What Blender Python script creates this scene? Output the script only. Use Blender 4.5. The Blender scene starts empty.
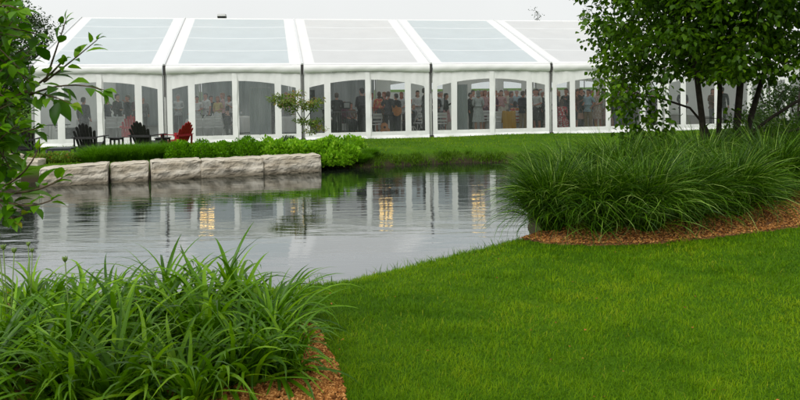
import bpy, bmesh, math, random
import numpy as np
from mathutils import Vector, Matrix, noise as mnoise

random.seed(7)
rng = np.random.default_rng(7)
SC = bpy.context.scene
COL = SC.collection
R = math.radians

# ------------------------------------------------------------------ camera
FPX = 700.0                       # focal length in photograph pixels (800 wide)
PITCH, ROLL = R(2.12), 0.0121
CAM = Vector((0, 0, 1.6))
F = Vector((0, math.cos(PITCH), -math.sin(PITCH)))
U0 = Vector((0, math.sin(PITCH), math.cos(PITCH)))
X0 = Vector((1, 0, 0))
RT = X0 * math.cos(ROLL) - U0 * math.sin(ROLL)
UP = X0 * math.sin(ROLL) + U0 * math.cos(ROLL)
cd = bpy.data.cameras.new('camera')
cam = bpy.data.objects.new('camera', cd)
COL.objects.link(cam)
cd.sensor_width = 36.0
cd.lens = 36.0 * FPX / 800.0
cd.shift_y = -86.0 / 800.0
cd.clip_start, cd.clip_end = 0.05, 3000
cam.matrix_world = Matrix(((RT.x, UP.x, -F.x, CAM.x), (RT.y, UP.y, -F.y, CAM.y), (RT.z, UP.z, -F.z, CAM.z), (0, 0, 0, 1)))
SC.camera = cam
cd.dof.use_dof = True
cd.dof.focus_distance = 14.0
cd.dof.aperture_fstop = 15.0

# ------------------------------------------------------------------ light: overcast sky and a very soft sun
SUN_EL, SUN_AZ = R(48), math.atan2(-0.5, -0.8)
w = bpy.data.worlds.new('World')
SC.world = w
w.use_nodes = True
nt = w.node_tree
bg = nt.nodes['Background']
sky = nt.nodes.new('ShaderNodeTexSky')
sky.sky_type = 'NISHITA'
sky.sun_disc = False
sky.sun_elevation = SUN_EL
sky.sun_rotation = SUN_AZ
sky.air_density = 1.0
sky.dust_density = 4.0
hs = nt.nodes.new('ShaderNodeHueSaturation')
hs.inputs['Saturation'].default_value = 0.12
nt.links.new(sky.outputs[0], hs.inputs['Color'])
rgb = nt.nodes.new('ShaderNodeRGB')
rgb.outputs[0].default_value = (8.65, 8.85, 8.8, 1)
mx = nt.nodes.new('ShaderNodeMix')
mx.data_type = 'RGBA'
mx.inputs[0].default_value = 0.9
nt.links.new(hs.outputs[0], mx.inputs[6])
nt.links.new(rgb.outputs[0], mx.inputs[7])
# soft uneven cloud cover
tc = nt.nodes.new('ShaderNodeTexCoord')
cn = nt.nodes.new('ShaderNodeTexNoise')
cn.inputs['Scale'].default_value = 2.2
cn.inputs['Detail'].default_value = 4
nt.links.new(tc.outputs['Generated'], cn.inputs['Vector'])
cr = nt.nodes.new('ShaderNodeMapRange')
cr.inputs[1].default_value, cr.inputs[2].default_value = 0.3, 0.7
cr.inputs[3].default_value, cr.inputs[4].default_value = 0.975, 1.05
nt.links.new(cn.outputs[0], cr.inputs[0])
vm = nt.nodes.new('ShaderNodeVectorMath')
vm.operation = 'SCALE'
nt.links.new(mx.outputs[2], vm.inputs[0])
nt.links.new(cr.outputs[0], vm.inputs['Scale'])
nt.links.new(vm.outputs[0], bg.inputs['Color'])
bg.inputs['Strength'].default_value = 0.06

sl = bpy.data.lights.new('sun', 'SUN')
sl.energy = 1.5
sl.angle = R(35)
sl.color = (1.0, 0.985, 0.96)
sun = bpy.data.objects.new('sun', sl)
COL.objects.link(sun)
sdir = Vector((math.sin(SUN_AZ) * math.cos(SUN_EL), math.cos(SUN_AZ) * math.cos(SUN_EL), math.sin(SUN_EL)))
sun.rotation_euler = sdir.to_track_quat('Z', 'Y').to_euler()
sun.location = (-10, 5, 20)

SC.view_settings.view_transform = 'Standard'
SC.view_settings.look = 'None'
SC.view_settings.exposure = 0.84
SC.view_settings.gamma = 1.0
SC.view_settings.use_curve_mapping = False
SC.render.engine = 'CYCLES'
SC.cycles.use_denoising = True
SC.cycles.max_bounces = 10
SC.cycles.transparent_max_bounces = 24
SC.cycles.caustics_reflective = False
SC.cycles.caustics_refractive = False

# ------------------------------------------------------------------ helpers
def ray(px, py):
    return F * 1.0 + RT * ((px - 400) / FPX) + UP * ((114 - py) / FPX)

def at(px, py, z=0.0):
    """point of the photograph's ray at height z"""
    d = ray(px, py)
    return CAM + d * ((z - CAM.z) / d.z)

def atd(px, py, depth):
    """point of the photograph's ray at depth metres along +Y"""
    d = ray(px, py)
    return CAM + d * (depth / d.y)

def tag(o, label=None, cat=None, group=None, kind=None):
    if label: o['label'] = label
    if cat: o['category'] = cat
    if group: o['group'] = group
    if kind: o['kind'] = kind
    return o

def empty(name, loc, rz=0.0, label=None, cat=None, group=None):
    o = bpy.data.objects.new(name, None)
    o.empty_display_size = 0.1
    COL.objects.link(o)
    o.location = loc
    o.rotation_euler = (0, 0, rz)
    return tag(o, label, cat, group)

def link(name, mesh, parent=None, loc=None):
    o = bpy.data.objects.new(name, mesh)
    COL.objects.link(o)
    if parent: o.parent = parent
    if loc is not None: o.location = loc
    return o

def kids_of(o):
    return [c for c in COL.objects if c.parent == o]

def copy_tree(o, loc=None, rz=None, parent=None, scale=None):
    c = o.copy()
    COL.objects.link(c)
    if parent: c.parent = parent
    for ch in kids_of(o):
        copy_tree(ch, parent=c)
    if loc is not None: c.location = loc
    if rz is not None: c.rotation_euler = (0, 0, rz)
    if scale is not None: c.scale = (scale,) * 3 if not hasattr(scale, '__len__') else scale
    return c

def np_mesh(name, V, Q=None, T=None, mats=(), tint=None, smooth=True, midx=None):
    """mesh from arrays: V (n,3), quads Q (m,4) and / or triangles T (k,3)"""
    V = np.asarray(V, dtype=np.float32)
    parts, tot = [], []
    if Q is not None and len(Q):
        Q = np.asarray(Q, dtype=np.int32); parts.append(Q.ravel()); tot.append(np.full(len(Q), 4, np.int32))
    if T is not None and len(T):
        T = np.asarray(T, dtype=np.int32); parts.append(T.ravel()); tot.append(np.full(len(T), 3, np.int32))
    idx = np.concatenate(parts); tot = np.concatenate(tot)
    start = np.concatenate([[0], np.cumsum(tot)[:-1]]).astype(np.int32)
    me = bpy.data.meshes.new(name)
    me.vertices.add(len(V)); me.vertices.foreach_set('co', V.ravel())
    me.loops.add(len(idx)); me.loops.foreach_set('vertex_index', idx)
    me.polygons.add(len(tot)); me.polygons.foreach_set('loop_start', start)
    me.polygons.foreach_set('use_smooth', np.full(len(tot), smooth, dtype=bool))
    for m in mats: me.materials.append(m)
    if midx is not None: me.polygons.foreach_set('material_index', np.asarray(midx, dtype=np.int32))
    me.update(calc_edges=True)
    if tint is not None:
        a = me.attributes.new('tint', 'FLOAT', 'POINT')
        a.data.foreach_set('value', np.asarray(tint, dtype=np.float32))
    me.validate()
    return me

class MB:
    """collects shapes into one mesh"""
    def __init__(s):
        s.v, s.f, s.m = [], [], []
    def quad(s, a, b, c, d, m=0):
        n = len(s.v); s.v += [tuple(a), tuple(b), tuple(c), tuple(d)]; s.f.append((n, n+1, n+2, n+3)); s.m.append(m)
    def raw(s, vs, fs, m=0):
        n = len(s.v); s.v += [tuple(p) for p in vs]
        for f in fs: s.f.append(tuple(i + n for i in f)); s.m.append(m)
    def box(s, c, size, rot=None, m=0, taper=1.0):
        hx, hy, hz = size[0]/2, size[1]/2, size[2]/2
        vs = [Vector((x*hx*(taper if z > 0 else 1), y*hy*(taper if z > 0 else 1), z*hz)) for z in (-1, 1) for y in (-1, 1) for x in (-1, 1)]
        if rot is not None:
            M = rot if isinstance(rot, Matrix) else Matrix.Rotation(rot, 3, 'Z')
            vs = [M @ p for p in vs]
        c = Vector(c)
        s.raw([p + c for p in vs], [(0,2,3,1),(4,5,7,6),(0,1,5,4),(2,6,7,3),(0,4,6,2),(1,3,7,5)], m)
    def bar(s, a, b, wd, th, m=0, side=None):
        """rectangular bar from a to b"""
        a, b = Vector(a), Vector(b)
        z = (b - a).normalized()
        sx = Vector(side) if side is not None else (Vector((1, 0, 0)) if abs(z.x) < .9 else Vector((0, 1, 0)))
        x = (sx - z * sx.dot(z)).normalized(); y = z.cross(x)
        vs = [p + x*(i*wd/2) + y*(j*th/2) for p in (a, b) for i, j in ((-1,-1),(1,-1),(1,1),(-1,1))]
        s.raw(vs, [(0,3,2,1),(4,5,6,7),(0,1,5,4),(1,2,6,5),(2,3,7,6),(3,0,4,7)], m)
    def tube(s, pts, rad, n=8, m=0, cap=True):
        pts = [Vector(p) for p in pts]
        if not hasattr(rad, '__len__'): rad = [rad] * len(pts)
        base = len(s.v); up = None
        for i, p in enumerate(pts):
            t = (pts[min(i+1, len(pts)-1)] - pts[max(i-1, 0)])
            t = t.normalized() if t.length > 1e-9 else Vector((0, 0, 1))
            if up is None: up = Vector((1, 0, 0)) if abs(t.x) < .8 else Vector((0, 1, 0))
            x = (up - t * up.dot(t)); x = x.normalized() if x.length > 1e-6 else Vector((0, 1, 0)); y = t.cross(x); up = x
            for k in range(n):
                a = 2*math.pi*k/n
                s.v.append(tuple(p + (x*math.cos(a) + y*math.sin(a)) * rad[i]))
        for i in range(len(pts)-1):
            for k in range(n):
                a, b = base+i*n+k, base+i*n+(k+1) % n
                s.f.append((a, b, b+n, a+n)); s.m.append(m)
        if cap:
            s.f.append(tuple(base+k for k in range(n))[::-1]); s.m.append(m)
            e = base+(len(pts)-1)*n
            s.f.append(tuple(e+k for k in range(n))); s.m.append(m)
    def loft(s, rings, m=0, cap=True):
        """rings: lists of equal length"""
        base = len(s.v); n = len(rings[0])
        for r in rings: s.v += [tuple(p) for p in r]
        for i in range(len(rings)-1):
            for k in range(n):
                a, b = base+i*n+k, base+i*n+(k+1) % n
                s.f.append((a, b, b+n, a+n)); s.m.append(m)
        if cap:
            s.f.append(tuple(base+k for k in range(n))[::-1]); s.m.append(m)
            e = base+(len(rings)-1)*n
            s.f.append(tuple(e+k for k in range(n))); s.m.append(m)
    def mesh(s, name, mats, smooth=False, bevel=0.0):
        me = bpy.data.meshes.new(name)
        me.from_pydata(s.v, [], s.f)
        for mt in (mats if isinstance(mats, (list, tuple)) else [mats]): me.materials.append(mt)
        me.polygons.foreach_set('material_index', s.m)
        me.polygons.foreach_set('use_smooth', [smooth]*len(s.f))
        me.update()
        if bevel > 0:
            bm = bmesh.new(); bm.from_mesh(me)
            bmesh.ops.remove_doubles(bm, verts=bm.verts, dist=1e-5)
            bmesh.ops.recalc_face_normals(bm, faces=bm.faces)
            bmesh.ops.bevel(bm, geom=list(bm.edges), offset=bevel, segments=1, affect='EDGES', clamp_overlap=True)
            bm.to_mesh(me); bm.free()
        return me
    def build(s, name, mats, parent=None, smooth=False, bevel=0.0, loc=None):
        return link(name, s.mesh(name, mats, smooth, bevel), parent, loc)

# ------------------------------------------------------------------ materials
def new_mat(name):
    m = bpy.data.materials.new(name)
    m.use_nodes = True
    return m, m.node_tree, m.node_tree.nodes['Principled BSDF']

def sock(nt, sk, val):
    if hasattr(val, 'links') or hasattr(val, 'is_output'): nt.links.new(val, sk)
    else: sk.default_value = val

def noise_node(nt, scale, detail=4, vec=None, mapscale=None, rough=.55):
    tc = nt.nodes.new('ShaderNodeTexCoord')
    v = tc.outputs['Object']
    if vec == 'pos':
        g = nt.nodes.new('ShaderNodeNewGeometry'); v = g.outputs['Position']
    if mapscale:
        mp = nt.nodes.new('ShaderNodeMapping'); mp.inputs['Scale'].default_value = mapscale
        nt.links.new(v, mp.inputs['Vector']); v = mp.outputs[0]
    n = nt.nodes.new('ShaderNodeTexNoise')
    n.inputs['Scale'].default_value = scale; n.inputs['Detail'].default_value = detail
    n.inputs['Roughness'].default_value = rough
    nt.links.new(v, n.inputs['Vector'])
    return n.outputs[0]

def ramp(nt, fac, stops):
    r = nt.nodes.new('ShaderNodeValToRGB')
    e = r.color_ramp.elements
    e[0].position, e[0].color = stops[0][0], (*stops[0][1], 1)
    e[1].position, e[1].color = stops[-1][0], (*stops[-1][1], 1)
    for p, c in stops[1:-1]:
        k = e.new(p); k.color = (*c, 1)
    nt.links.new(fac, r.inputs[0])
    return r.outputs[0]

def bump(nt, b, height, strength=.5, dist=.01):
    n = nt.nodes.new('ShaderNodeBump')
    n.inputs['Strength'].default_value = strength; n.inputs['Distance'].default_value = dist
    nt.links.new(height, n.inputs['Height'])
    nt.links.new(n.outputs[0], b.inputs['Normal'])
    return n

def plain(name, col, rough=.6, var=.15, scale=12, metal=0.0, bmp=0.0, spec=.4, vec=None):
    m, nt, b = new_mat(name)
    n = noise_node(nt, scale, 4, vec)
    lo = tuple(max(0, c*(1-var)) for c in col); hi = tuple(min(1, c*(1+var)) for c in col)
    nt.links.new(ramp(nt, n, [(.3, lo), (.7, hi)]), b.inputs['Base Color'])
    b.inputs['Roughness'].default_value = rough
    b.inputs['Metallic'].default_value = metal
    b.inputs['Specular IOR Level'].default_value = spec
    if bmp > 0: bump(nt, b, noise_node(nt, scale*4, 3, vec), bmp, .01)
    return m

def leaf_mat(name, stops, transl=.35, rough=.45, spec=.35, tcol=1.5):
    """foliage: colour by the leaf's own tint, light passing through"""
    m, nt, b = new_mat(name)
    at_ = nt.nodes.new('ShaderNodeAttribute'); at_.attribute_name = 'tint'
    c = ramp(nt, at_.outputs['Fac'], stops)
    nt.links.new(c, b.inputs['Base Color'])
    b.inputs['Roughness'].default_value = rough
    b.inputs['Specular IOR Level'].default_value = spec
    tr = nt.nodes.new('ShaderNodeBsdfTranslucent')
    mxc = nt.nodes.new('ShaderNodeVectorMath'); mxc.operation = 'MULTIPLY'
    mxc.inputs[1].default_value = (tcol*1.1, tcol*1.1, tcol*.6)
    nt.links.new(c, mxc.inputs[0]); nt.links.new(mxc.outputs[0], tr.inputs['Color'])
    ms = nt.nodes.new('ShaderNodeMixShader'); ms.inputs[0].default_value = transl
    nt.links.new(b.outputs[0], ms.inputs[1]); nt.links.new(tr.outputs[0], ms.inputs[2])
    nt.links.new(ms.outputs[0], nt.nodes['Material Output'].inputs['Surface'])
    return m

def fabric_mat(name, col, transl=.25, bscale=9, bstr=.25, rough=.55, tcol=None, var=.04):
    """coated tent fabric that lets daylight through"""
    m, nt, b = new_mat(name)
    n = noise_node(nt, 1.3, 5)
    lo = tuple(c*(1-var) for c in col); hi = tuple(min(.95, c*(1+var*.6)) for c in col)
    c = ramp(nt, n, [(.3, lo), (.7, hi)])
    nt.links.new(c, b.inputs['Base Color'])
    b.inputs['Roughness'].default_value = rough
    b.inputs['Specular IOR Level'].default_value = .3
    bump(nt, b, noise_node(nt, bscale, 3), bstr, .02)
    tr = nt.nodes.new('ShaderNodeBsdfTranslucent')
    tr.inputs['Color'].default_value = (*(tcol or col), 1)
    ms = nt.nodes.new('ShaderNodeMixShader'); ms.inputs[0].default_value = transl
    nt.links.new(b.outputs[0], ms.inputs[1]); nt.links.new(tr.outputs[0], ms.inputs[2])
    nt.links.new(ms.outputs[0], nt.nodes['Material Output'].inputs['Surface'])
    return m

M = {}
# ground: soil and turf below the blades, mud under the pond
m, nt, b = new_mat('turf_ground')
g = nt.nodes.new('ShaderNodeNewGeometry')
sx = nt.nodes.new('ShaderNodeSeparateXYZ'); nt.links.new(g.outputs['Position'], sx.inputs[0])
turf = ramp(nt, noise_node(nt, 1.1, 8, 'pos', rough=.7), [(.25, (.026, .072, .001)), (.5, (.048, .118, .002)), (.75, (.085, .150, .003))])
mr = nt.nodes.new('ShaderNodeMapRange'); mr.inputs[1].default_value, mr.inputs[2].default_value = -.66, -.42
nt.links.new(sx.outputs['Z'], mr.inputs[0])
mm = nt.nodes.new('ShaderNodeMix'); mm.data_type = 'RGBA'
nt.links.new(mr.outputs[0], mm.inputs[0]); mm.inputs[6].default_value = (.035, .028, .016, 1); nt.links.new(turf, mm.inputs[7])
nt.links.new(mm.outputs[2], b.inputs['Base Color']); b.inputs['Roughness'].default_value = .9; b.inputs['Specular IOR Level'].default_value = .1
bump(nt, b, noise_node(nt, 60, 4, 'pos'), .8, .03)
M['ground'] = m

# pond water
m, nt, b = new_mat('pond_water')
nt.nodes.remove(b)
df = nt.nodes.new('ShaderNodeBsdfDiffuse'); df.inputs['Color'].default_value = (.009, .013, .008, 1)
gl = nt.nodes.new('ShaderNodeBsdfGlossy'); gl.inputs['Roughness'].default_value = .025; gl.inputs['Color'].default_value = (.93, .95, .97, 1)
n1 = noise_node(nt, 1.0, 2, 'pos', (1.0, 4.2, 1))
n2 = noise_node(nt, 1.0, 3, 'pos', (4.5, 17, 1))
ad = nt.nodes.new('ShaderNodeMath'); ad.operation = 'MULTIPLY_ADD'; ad.inputs[1].default_value = .2
nt.links.new(n2, ad.inputs[0]); nt.links.new(n1, ad.inputs[2])
bp = nt.nodes.new('ShaderNodeBump'); bp.inputs['Strength'].default_value = 1.0; bp.inputs['Distance'].default_value = .0062
pm = nt.nodes.new('ShaderNodeMapRange'); pm.inputs[1].default_value, pm.inputs[2].default_value, pm.inputs[3].default_value, pm.inputs[4].default_value = .38, .62, .35, 1.25
nt.links.new(noise_node(nt, 1.0, 3, 'pos', (.22, .55, 1)), pm.inputs[0])
mh = nt.nodes.new('ShaderNodeMath'); mh.operation = 'MULTIPLY'
nt.links.new(ad.outputs[0], mh.inputs[0]); nt.links.new(pm.outputs[0], mh.inputs[1])
nt.links.new(mh.outputs[0], bp.inputs['Height'])
fr = nt.nodes.new('ShaderNodeFresnel'); fr.inputs['IOR'].default_value = 2.3
nt.links.new(bp.outputs[0], fr.inputs['Normal']); nt.links.new(bp.outputs[0], gl.inputs['Normal'])
ms = nt.nodes.new('ShaderNodeMixShader')
fm = nt.nodes.new('ShaderNodeMapRange'); fm.inputs[1].default_value, fm.inputs[2].default_value, fm.inputs[3].default_value, fm.inputs[4].default_value = .05, .42, .03, .61
nt.links.new(fr.outputs[0], fm.inputs[0]); nt.links.new(fm.outputs[0], ms.inputs[0]); nt.links.new(df.outputs[0], ms.inputs[1]); nt.links.new(gl.outputs[0], ms.inputs[2])
nt.links.new(ms.outputs[0], nt.nodes['Material Output'].inputs['Surface'])
M['water'] = m

# bark mulch
m, nt, b = new_mat('bark_mulch')
nt.links.new(ramp(nt, noise_node(nt, 55, 5, 'pos', rough=.7), [(.25, (.07, .028, .010)), (.5, (.26, .11, .034)), (.75, (.46, .22, .08))]), b.inputs['Base Color'])
b.inputs['Roughness'].default_value = .9
bump(nt, b, noise_node(nt, 70, 4, 'pos'), 1.0, .03)
M['mulch'] = m
M['chip'] = leaf_mat('wood_chip', [(0, (.12, .042, .010)), (.5, (.36, .145, .036)), (1, (.64, .33, .11))], 0.0, .9, .1)

# limestone blocks: tan grey, chipped, dark where wet at the waterline
m, nt, b = new_mat('limestone')
c1 = ramp(nt, noise_node(nt, 2.6, 9, None, None, .72), [(.28, (.21, .175, .13)), (.42, (.43, .39, .32)), (.60, (.56, .52, .44)), (.8, (.69, .66, .60))])
c2 = ramp(nt, noise_node(nt, 1.2, 5, None, (1, 1, 5)), [(.35, (.72, .66, .56)), (.65, (1, 1, 1))])
mu = nt.nodes.new('ShaderNodeMix'); mu.data_type = 'RGBA'; mu.blend_type = 'MULTIPLY'; mu.inputs[0].default_value = .8
nt.links.new(c1, mu.inputs[6]); nt.links.new(c2, mu.inputs[7])
g = nt.nodes.new('ShaderNodeNewGeometry'); sx = nt.nodes.new('ShaderNodeSeparateXYZ'); nt.links.new(g.outputs['Position'], sx.inputs[0])
wn = nt.nodes.new('ShaderNodeMath'); wn.operation = 'MULTIPLY_ADD'; wn.inputs[1].default_value = .16
nt.links.new(noise_node(nt, 3, 4, 'pos'), wn.inputs[0]); nt.links.new(sx.outputs['Z'], wn.inputs[2])
mr = nt.nodes.new('ShaderNodeMapRange'); mr.inputs[1].default_value, mr.inputs[2].default_value = -.64, -.50
nt.links.new(wn.outputs[0], mr.inputs[0])
wt = nt.nodes.new('ShaderNodeMix'); wt.data_type = 'RGBA'
nt.links.new(mr.outputs[0], wt.inputs[0]); wt.inputs[6].default_value = (.13, .11, .075, 1); nt.links.new(mu.outputs[2], wt.inputs[7])
nt.links.new(wt.outputs[2], b.inputs['Base Color']); b.inputs['Roughness'].default_value = .85
bump(nt, b, noise_node(nt, 9, 9, None, (1, 1, 2.6), .75), .7, .03)
M['stone'] = m

# foliage
M['lawn'] = leaf_mat('lawn_blade', [(0, (.040, .108, .001)), (.45, (.100, .212, .002)), (.8, (.185, .288, .003)), (1, (.28, .29, .02))], .35, .6, .08)
M['bank'] = leaf_mat('bank_blade', [(0, (.030, .085, .003)), (1, (.115, .225, .008))], .3, .5, .12)
M['maiden'] = leaf_mat('maiden_blade', [(0, (.012, .038, .001)), (.5, (.038, .105, .002)), (.85, (.12, .25, .006)), (1, (.34, .46, .12))], .28, .42, .2)
M['lily'] = leaf_mat('daylily_leaf', [(0, (.034, .100, .001)), (.5, (.088, .215, .002)), (1, (.22, .40, .010))], .32, .36, .22)
M['bud'] = plain('daylily_bud', (.12, .19, .035), .5, .2, 30)
M['strip'] = leaf_mat('edging_blade', [(0, (.034, .110, .002)), (1, (.120, .290, .007))], .32, .5, .15)
M['box'] = leaf_mat('round_shrub_leaf', [(0, (.035, .12, .002)), (1, (.16, .38, .006))], .3, .45, .15)
M['lime'] = leaf_mat('lime_shrub_leaf', [(0, (.075, .20, .006)), (.6, (.19, .40, .014)), (1, (.36, .55, .05))], .35, .45, .18)
M['juniper'] = leaf_mat('juniper_leaf', [(0, (.020, .06, .006)), (1, (.06, .14, .014))], .25, .55, .2)
M['sedum'] = leaf_mat('sedum_leaf', [(0, (.06, .14, .012)), (.7, (.16, .26, .03)), (1, (.30, .11, .03))], .3, .5, .25)
M['maple'] = leaf_mat('maple_leaf', [(0, (.05, .12, .012)), (.7, (.14, .20, .03)), (1, (.30, .16, .045))], .35, .5, .25)
M['tree'] = leaf_mat('broad_leaf', [(0, (.014, .042, .001)), (.5, (.042, .106, .002)), (.9, (.105, .21, .004)), (1, (.17, .29, .01))], .4, .45, .15)
M['shrub'] = leaf_mat('shrub_leaf', [(0, (.022, .078, .001)), (.5, (.066, .180, .003)), (.93, (.14, .29, .006)), (1, (.26, .15, .03))], .4, .42, .18)
M['dark_tree'] = leaf_mat('far_leaf', [(0, (.010, .026, .006)), (1, (.042, .082, .014))], .3, .55, .2)
M['bark'] = plain('bark', (.032, .027, .021), .9, .45, 14, bmp=.8, spec=.15)
M['twig'] = plain('twig_bark', (.085, .060, .035), .8, .3, 30, spec=.2)
M['petal'] = plain('daisy_petal', (.78, .78, .72), .6, .06)

# tent
M['pvc'] = fabric_mat('white_pvc', (.87, .87, .85), .16)
M['roof_white'] = fabric_mat('roof_pvc_white', (.83, .83, .82), .22, 2.2, .12)
M['roof_grey'] = fabric_mat('roof_pvc_grey', (.70, .71, .71), .30, 2.2, .12, tcol=(.85, .86, .86))
M['roof_blue'] = fabric_mat('roof_pvc_blue', (.635, .70, .72), .32, 2.2, .12, .35, tcol=(.80, .88, .90))
M['seam'] = fabric_mat('roof_seam', (.88, .89, .89), .18)
M['alu'] = plain('aluminium', (.50, .50, .49), .42, .1, 20, .7)
M['pale_alu'] = plain('pale_aluminium', (.62, .63, .63), .5, .06, 20, .2)
M['bracket'] = plain('dark_bracket', (.035, .033, .03), .5, .3, 30)
for nm_, lo_, hi_ in (('misty_vinyl', .10, .20), ('clear_vinyl', .03, .09)):
    m, nt, b = new_mat(nm_)
    nt.nodes.remove(b)
    tp = nt.nodes.new('ShaderNodeBsdfTransparent'); tp.inputs['Color'].default_value = (.86, .88, .88, 1)
    df = nt.nodes.new('ShaderNodeBsdfDiffuse'); df.inputs['Color'].default_value = (.55, .58, .58, 1)
    gl = nt.nodes.new('ShaderNodeBsdfGlossy'); gl.inputs['Roughness'].default_value = .12
    bpn = nt.nodes.new('ShaderNodeBump'); bpn.inputs['Strength'].default_value = .3; bpn.inputs['Distance'].default_value = .02
    nt.links.new(noise_node(nt, 4, 3), bpn.inputs['Height']); nt.links.new(bpn.outputs[0], gl.inputs['Normal'])
    mf = nt.nodes.new('ShaderNodeMapRange'); mf.inputs[1].default_value, mf.inputs[2].default_value, mf.inputs[3].default_value, mf.inputs[4].default_value = .3, .7, lo_, hi_
    nt.links.new(noise_node(nt, 2.2, 5, None, (1.6, 1, .5)), mf.inputs[0])
    ms1 = nt.nodes.new('ShaderNodeMixShader'); nt.links.new(mf.outputs[0], ms1.inputs[0]); nt.links.new(tp.outputs[0], ms1.inputs[1]); nt.links.new(df.outputs[0], ms1.inputs[2])
    fr = nt.nodes.new('ShaderNodeFresnel'); fr.inputs['IOR'].default_value = 1.4
    ms2 = nt.nodes.new('ShaderNodeMixShader'); nt.links.new(fr.outputs[0], ms2.inputs[0]); nt.links.new(ms1.outputs[0], ms2.inputs[1]); nt.links.new(gl.outputs[0], ms2.inputs[2])
    nt.links.new(ms2.outputs[0], nt.nodes['Material Output'].inputs['Surface'])
    M[nm_] = m
M['floor'] = plain('tent_flooring', (.22, .21, .19), .7, .2, 3)
M['drape'] = fabric_mat('grey_drape', (.42, .46, .465), .2, 30, .3, .9)
M['linen'] = fabric_mat('table_linen', (.74, .74, .72), .08, 20, .2, .9)
M['mustard'] = fabric_mat('mustard_linen', (.55, .30, .03), .08, 25, .2, .9)
M['resin'] = plain('white_resin', (.72, .72, .70), .45, .05)
m, nt, b = new_mat('warm_bulb')
b.inputs['Base Color'].default_value = (1, .8, .5, 1)
b.inputs['Emission Color'].default_value = (1, .62, .18, 1); b.inputs['Emission Strength'].default_value = 4
M['bulb'] = m
M['brass'] = plain('brass', (.45, .30, .10), .35, .1, 20, .8)
M['black_wood'] = plain('black_painted_wood', (.014, .014, .013), .5, .5, 18, spec=.4)
M['red_wood'] = plain('red_painted_wood', (.27, .004, .010), .5, .3, 18, spec=.35)
M['pink_wood'] = plain('faded_red_wood', (.80, .006, .028), .6, .15, 18, spec=.3)
M['dark_grey'] = plain('dark_grey_top', (.055, .06, .065), .5, .2, 12)
M['guitar'] = plain('varnished_spruce', (.50, .17, .025), .3, .2, 14, spec=.5)
M['black_plastic'] = plain('black_plastic', (.02, .02, .022), .45, .2, 20)
M['screen'] = plain('pale_sheet', (.65, .67, .68), .5, .05)
M['steel'] = plain('painted_steel', (.10, .105, .11), .45, .15, 20, .3)
M['flower_red'] = plain('red_blossom', (.50, .02, .03), .6, .25, 60)
M['glass'] = plain('table_glass', (.62, .66, .66), .15, .05, spec=.7)

# ------------------------------------------------------------------ terrain
WATER = -0.75
POND = np.array([(-16, 8.2), (-9, 7.6), (-5.5, 6.8), (-3, 6.35), (-1.7, 6.25), (-0.85, 6.55), (-.15, 7.2), (.55, 7.85), (1.25, 8.5), (1.85, 9.3), (2.1, 11.5), (2.6, 14.5),
                 (3.2, 17.5), (3.6, 20), (3.3, 21.6), (2.0, 21.7), (.8, 21.4), (-.9, 20.7), (-2.3, 20.5), (-3.9, 20.1), (-5.46, 19.55), (-6.66, 18.95), (-7.6, 18.5), (-9.15, 17.95), (-10.6, 17.5), (-13.5, 16.5), (-17, 13.5), (-18, 10.5)])

def seg_dist(px, py, poly, closed=True):
    d = np.full(px.shape, 1e9); n = len(poly)
    for i in range(n if closed else n-1):
        a, c = poly[i], poly[(i+1) % n]
        ex, ey = c[0]-a[0], c[1]-a[1]
        t = np.clip(((px-a[0])*ex + (py-a[1])*ey) / (ex*ex+ey*ey), 0, 1)
        d = np.minimum(d, np.hypot(px-a[0]-t*ex, py-a[1]-t*ey))
    return d

def inside(px, py, poly):
    r = np.zeros(px.shape, bool); n = len(poly)
    for i in range(n):
        (x1, y1), (x2, y2) = poly[i], poly[(i+1) % n]
        c = ((y1 > py) != (y2 > py)) & (px < (x2-x1)*(py-y1)/((y2-y1) if y2 != y1 else 1e-9) + x1)
        r ^= c
    return r

def sstep(a, b_, x):
    t = np.clip((x-a)/(b_-a), 0, 1)
    return t*t*(3-2*t)

def pond_d(x, y):
    d = seg_dist(x, y, POND)
    return np.where(inside(x, y, POND), -d, d)

def height(x, y):
    x = np.asarray(x, float); y = np.asarray(y, float)
    base = -0.33*sstep(9, 17, y)
    base = base + .03*np.sin(x*.7+1.3)*np.sin(y*.6) * sstep(2, 4, np.abs(y-15)) * sstep(3, 6, y)
    tf = (x+3.6876)*-math.sin(.1884)+(y-26.569)*math.cos(.1884); ts = (x+3.6876)*math.cos(.1884)+(y-26.569)*math.sin(.1884)
    within = sstep(.0, .25, tf)*(1-sstep(14.0, 14.3, tf))*sstep(-9.6, -9.3, ts)*(1-sstep(24.8, 25.1, ts))
    base = base*(1-within) - .42*within
    far = sstep(12, 17, y)
    rocks = far * (1-sstep(-2.6, -1.8, x))
    wd = 1.0*(1-far) + 1.1*far
    wd = wd*(1-rocks) + .45*rocks
    d = pond_d(x, y)
    t = np.where(rocks > .5, np.clip((d-.45)/.35, 0, 1), np.clip(d/wd, 0, 1))
    s = 1-(1-t)**2.2
    out = WATER-.03 + (base-WATER+.03)*s
    inn = WATER-.03 + np.maximum(d*.55, -.7)
    return np.where(d > 0, out, inn)

def h1(x, y): return float(height(np.array([x]), np.array([y]))[0])

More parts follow.
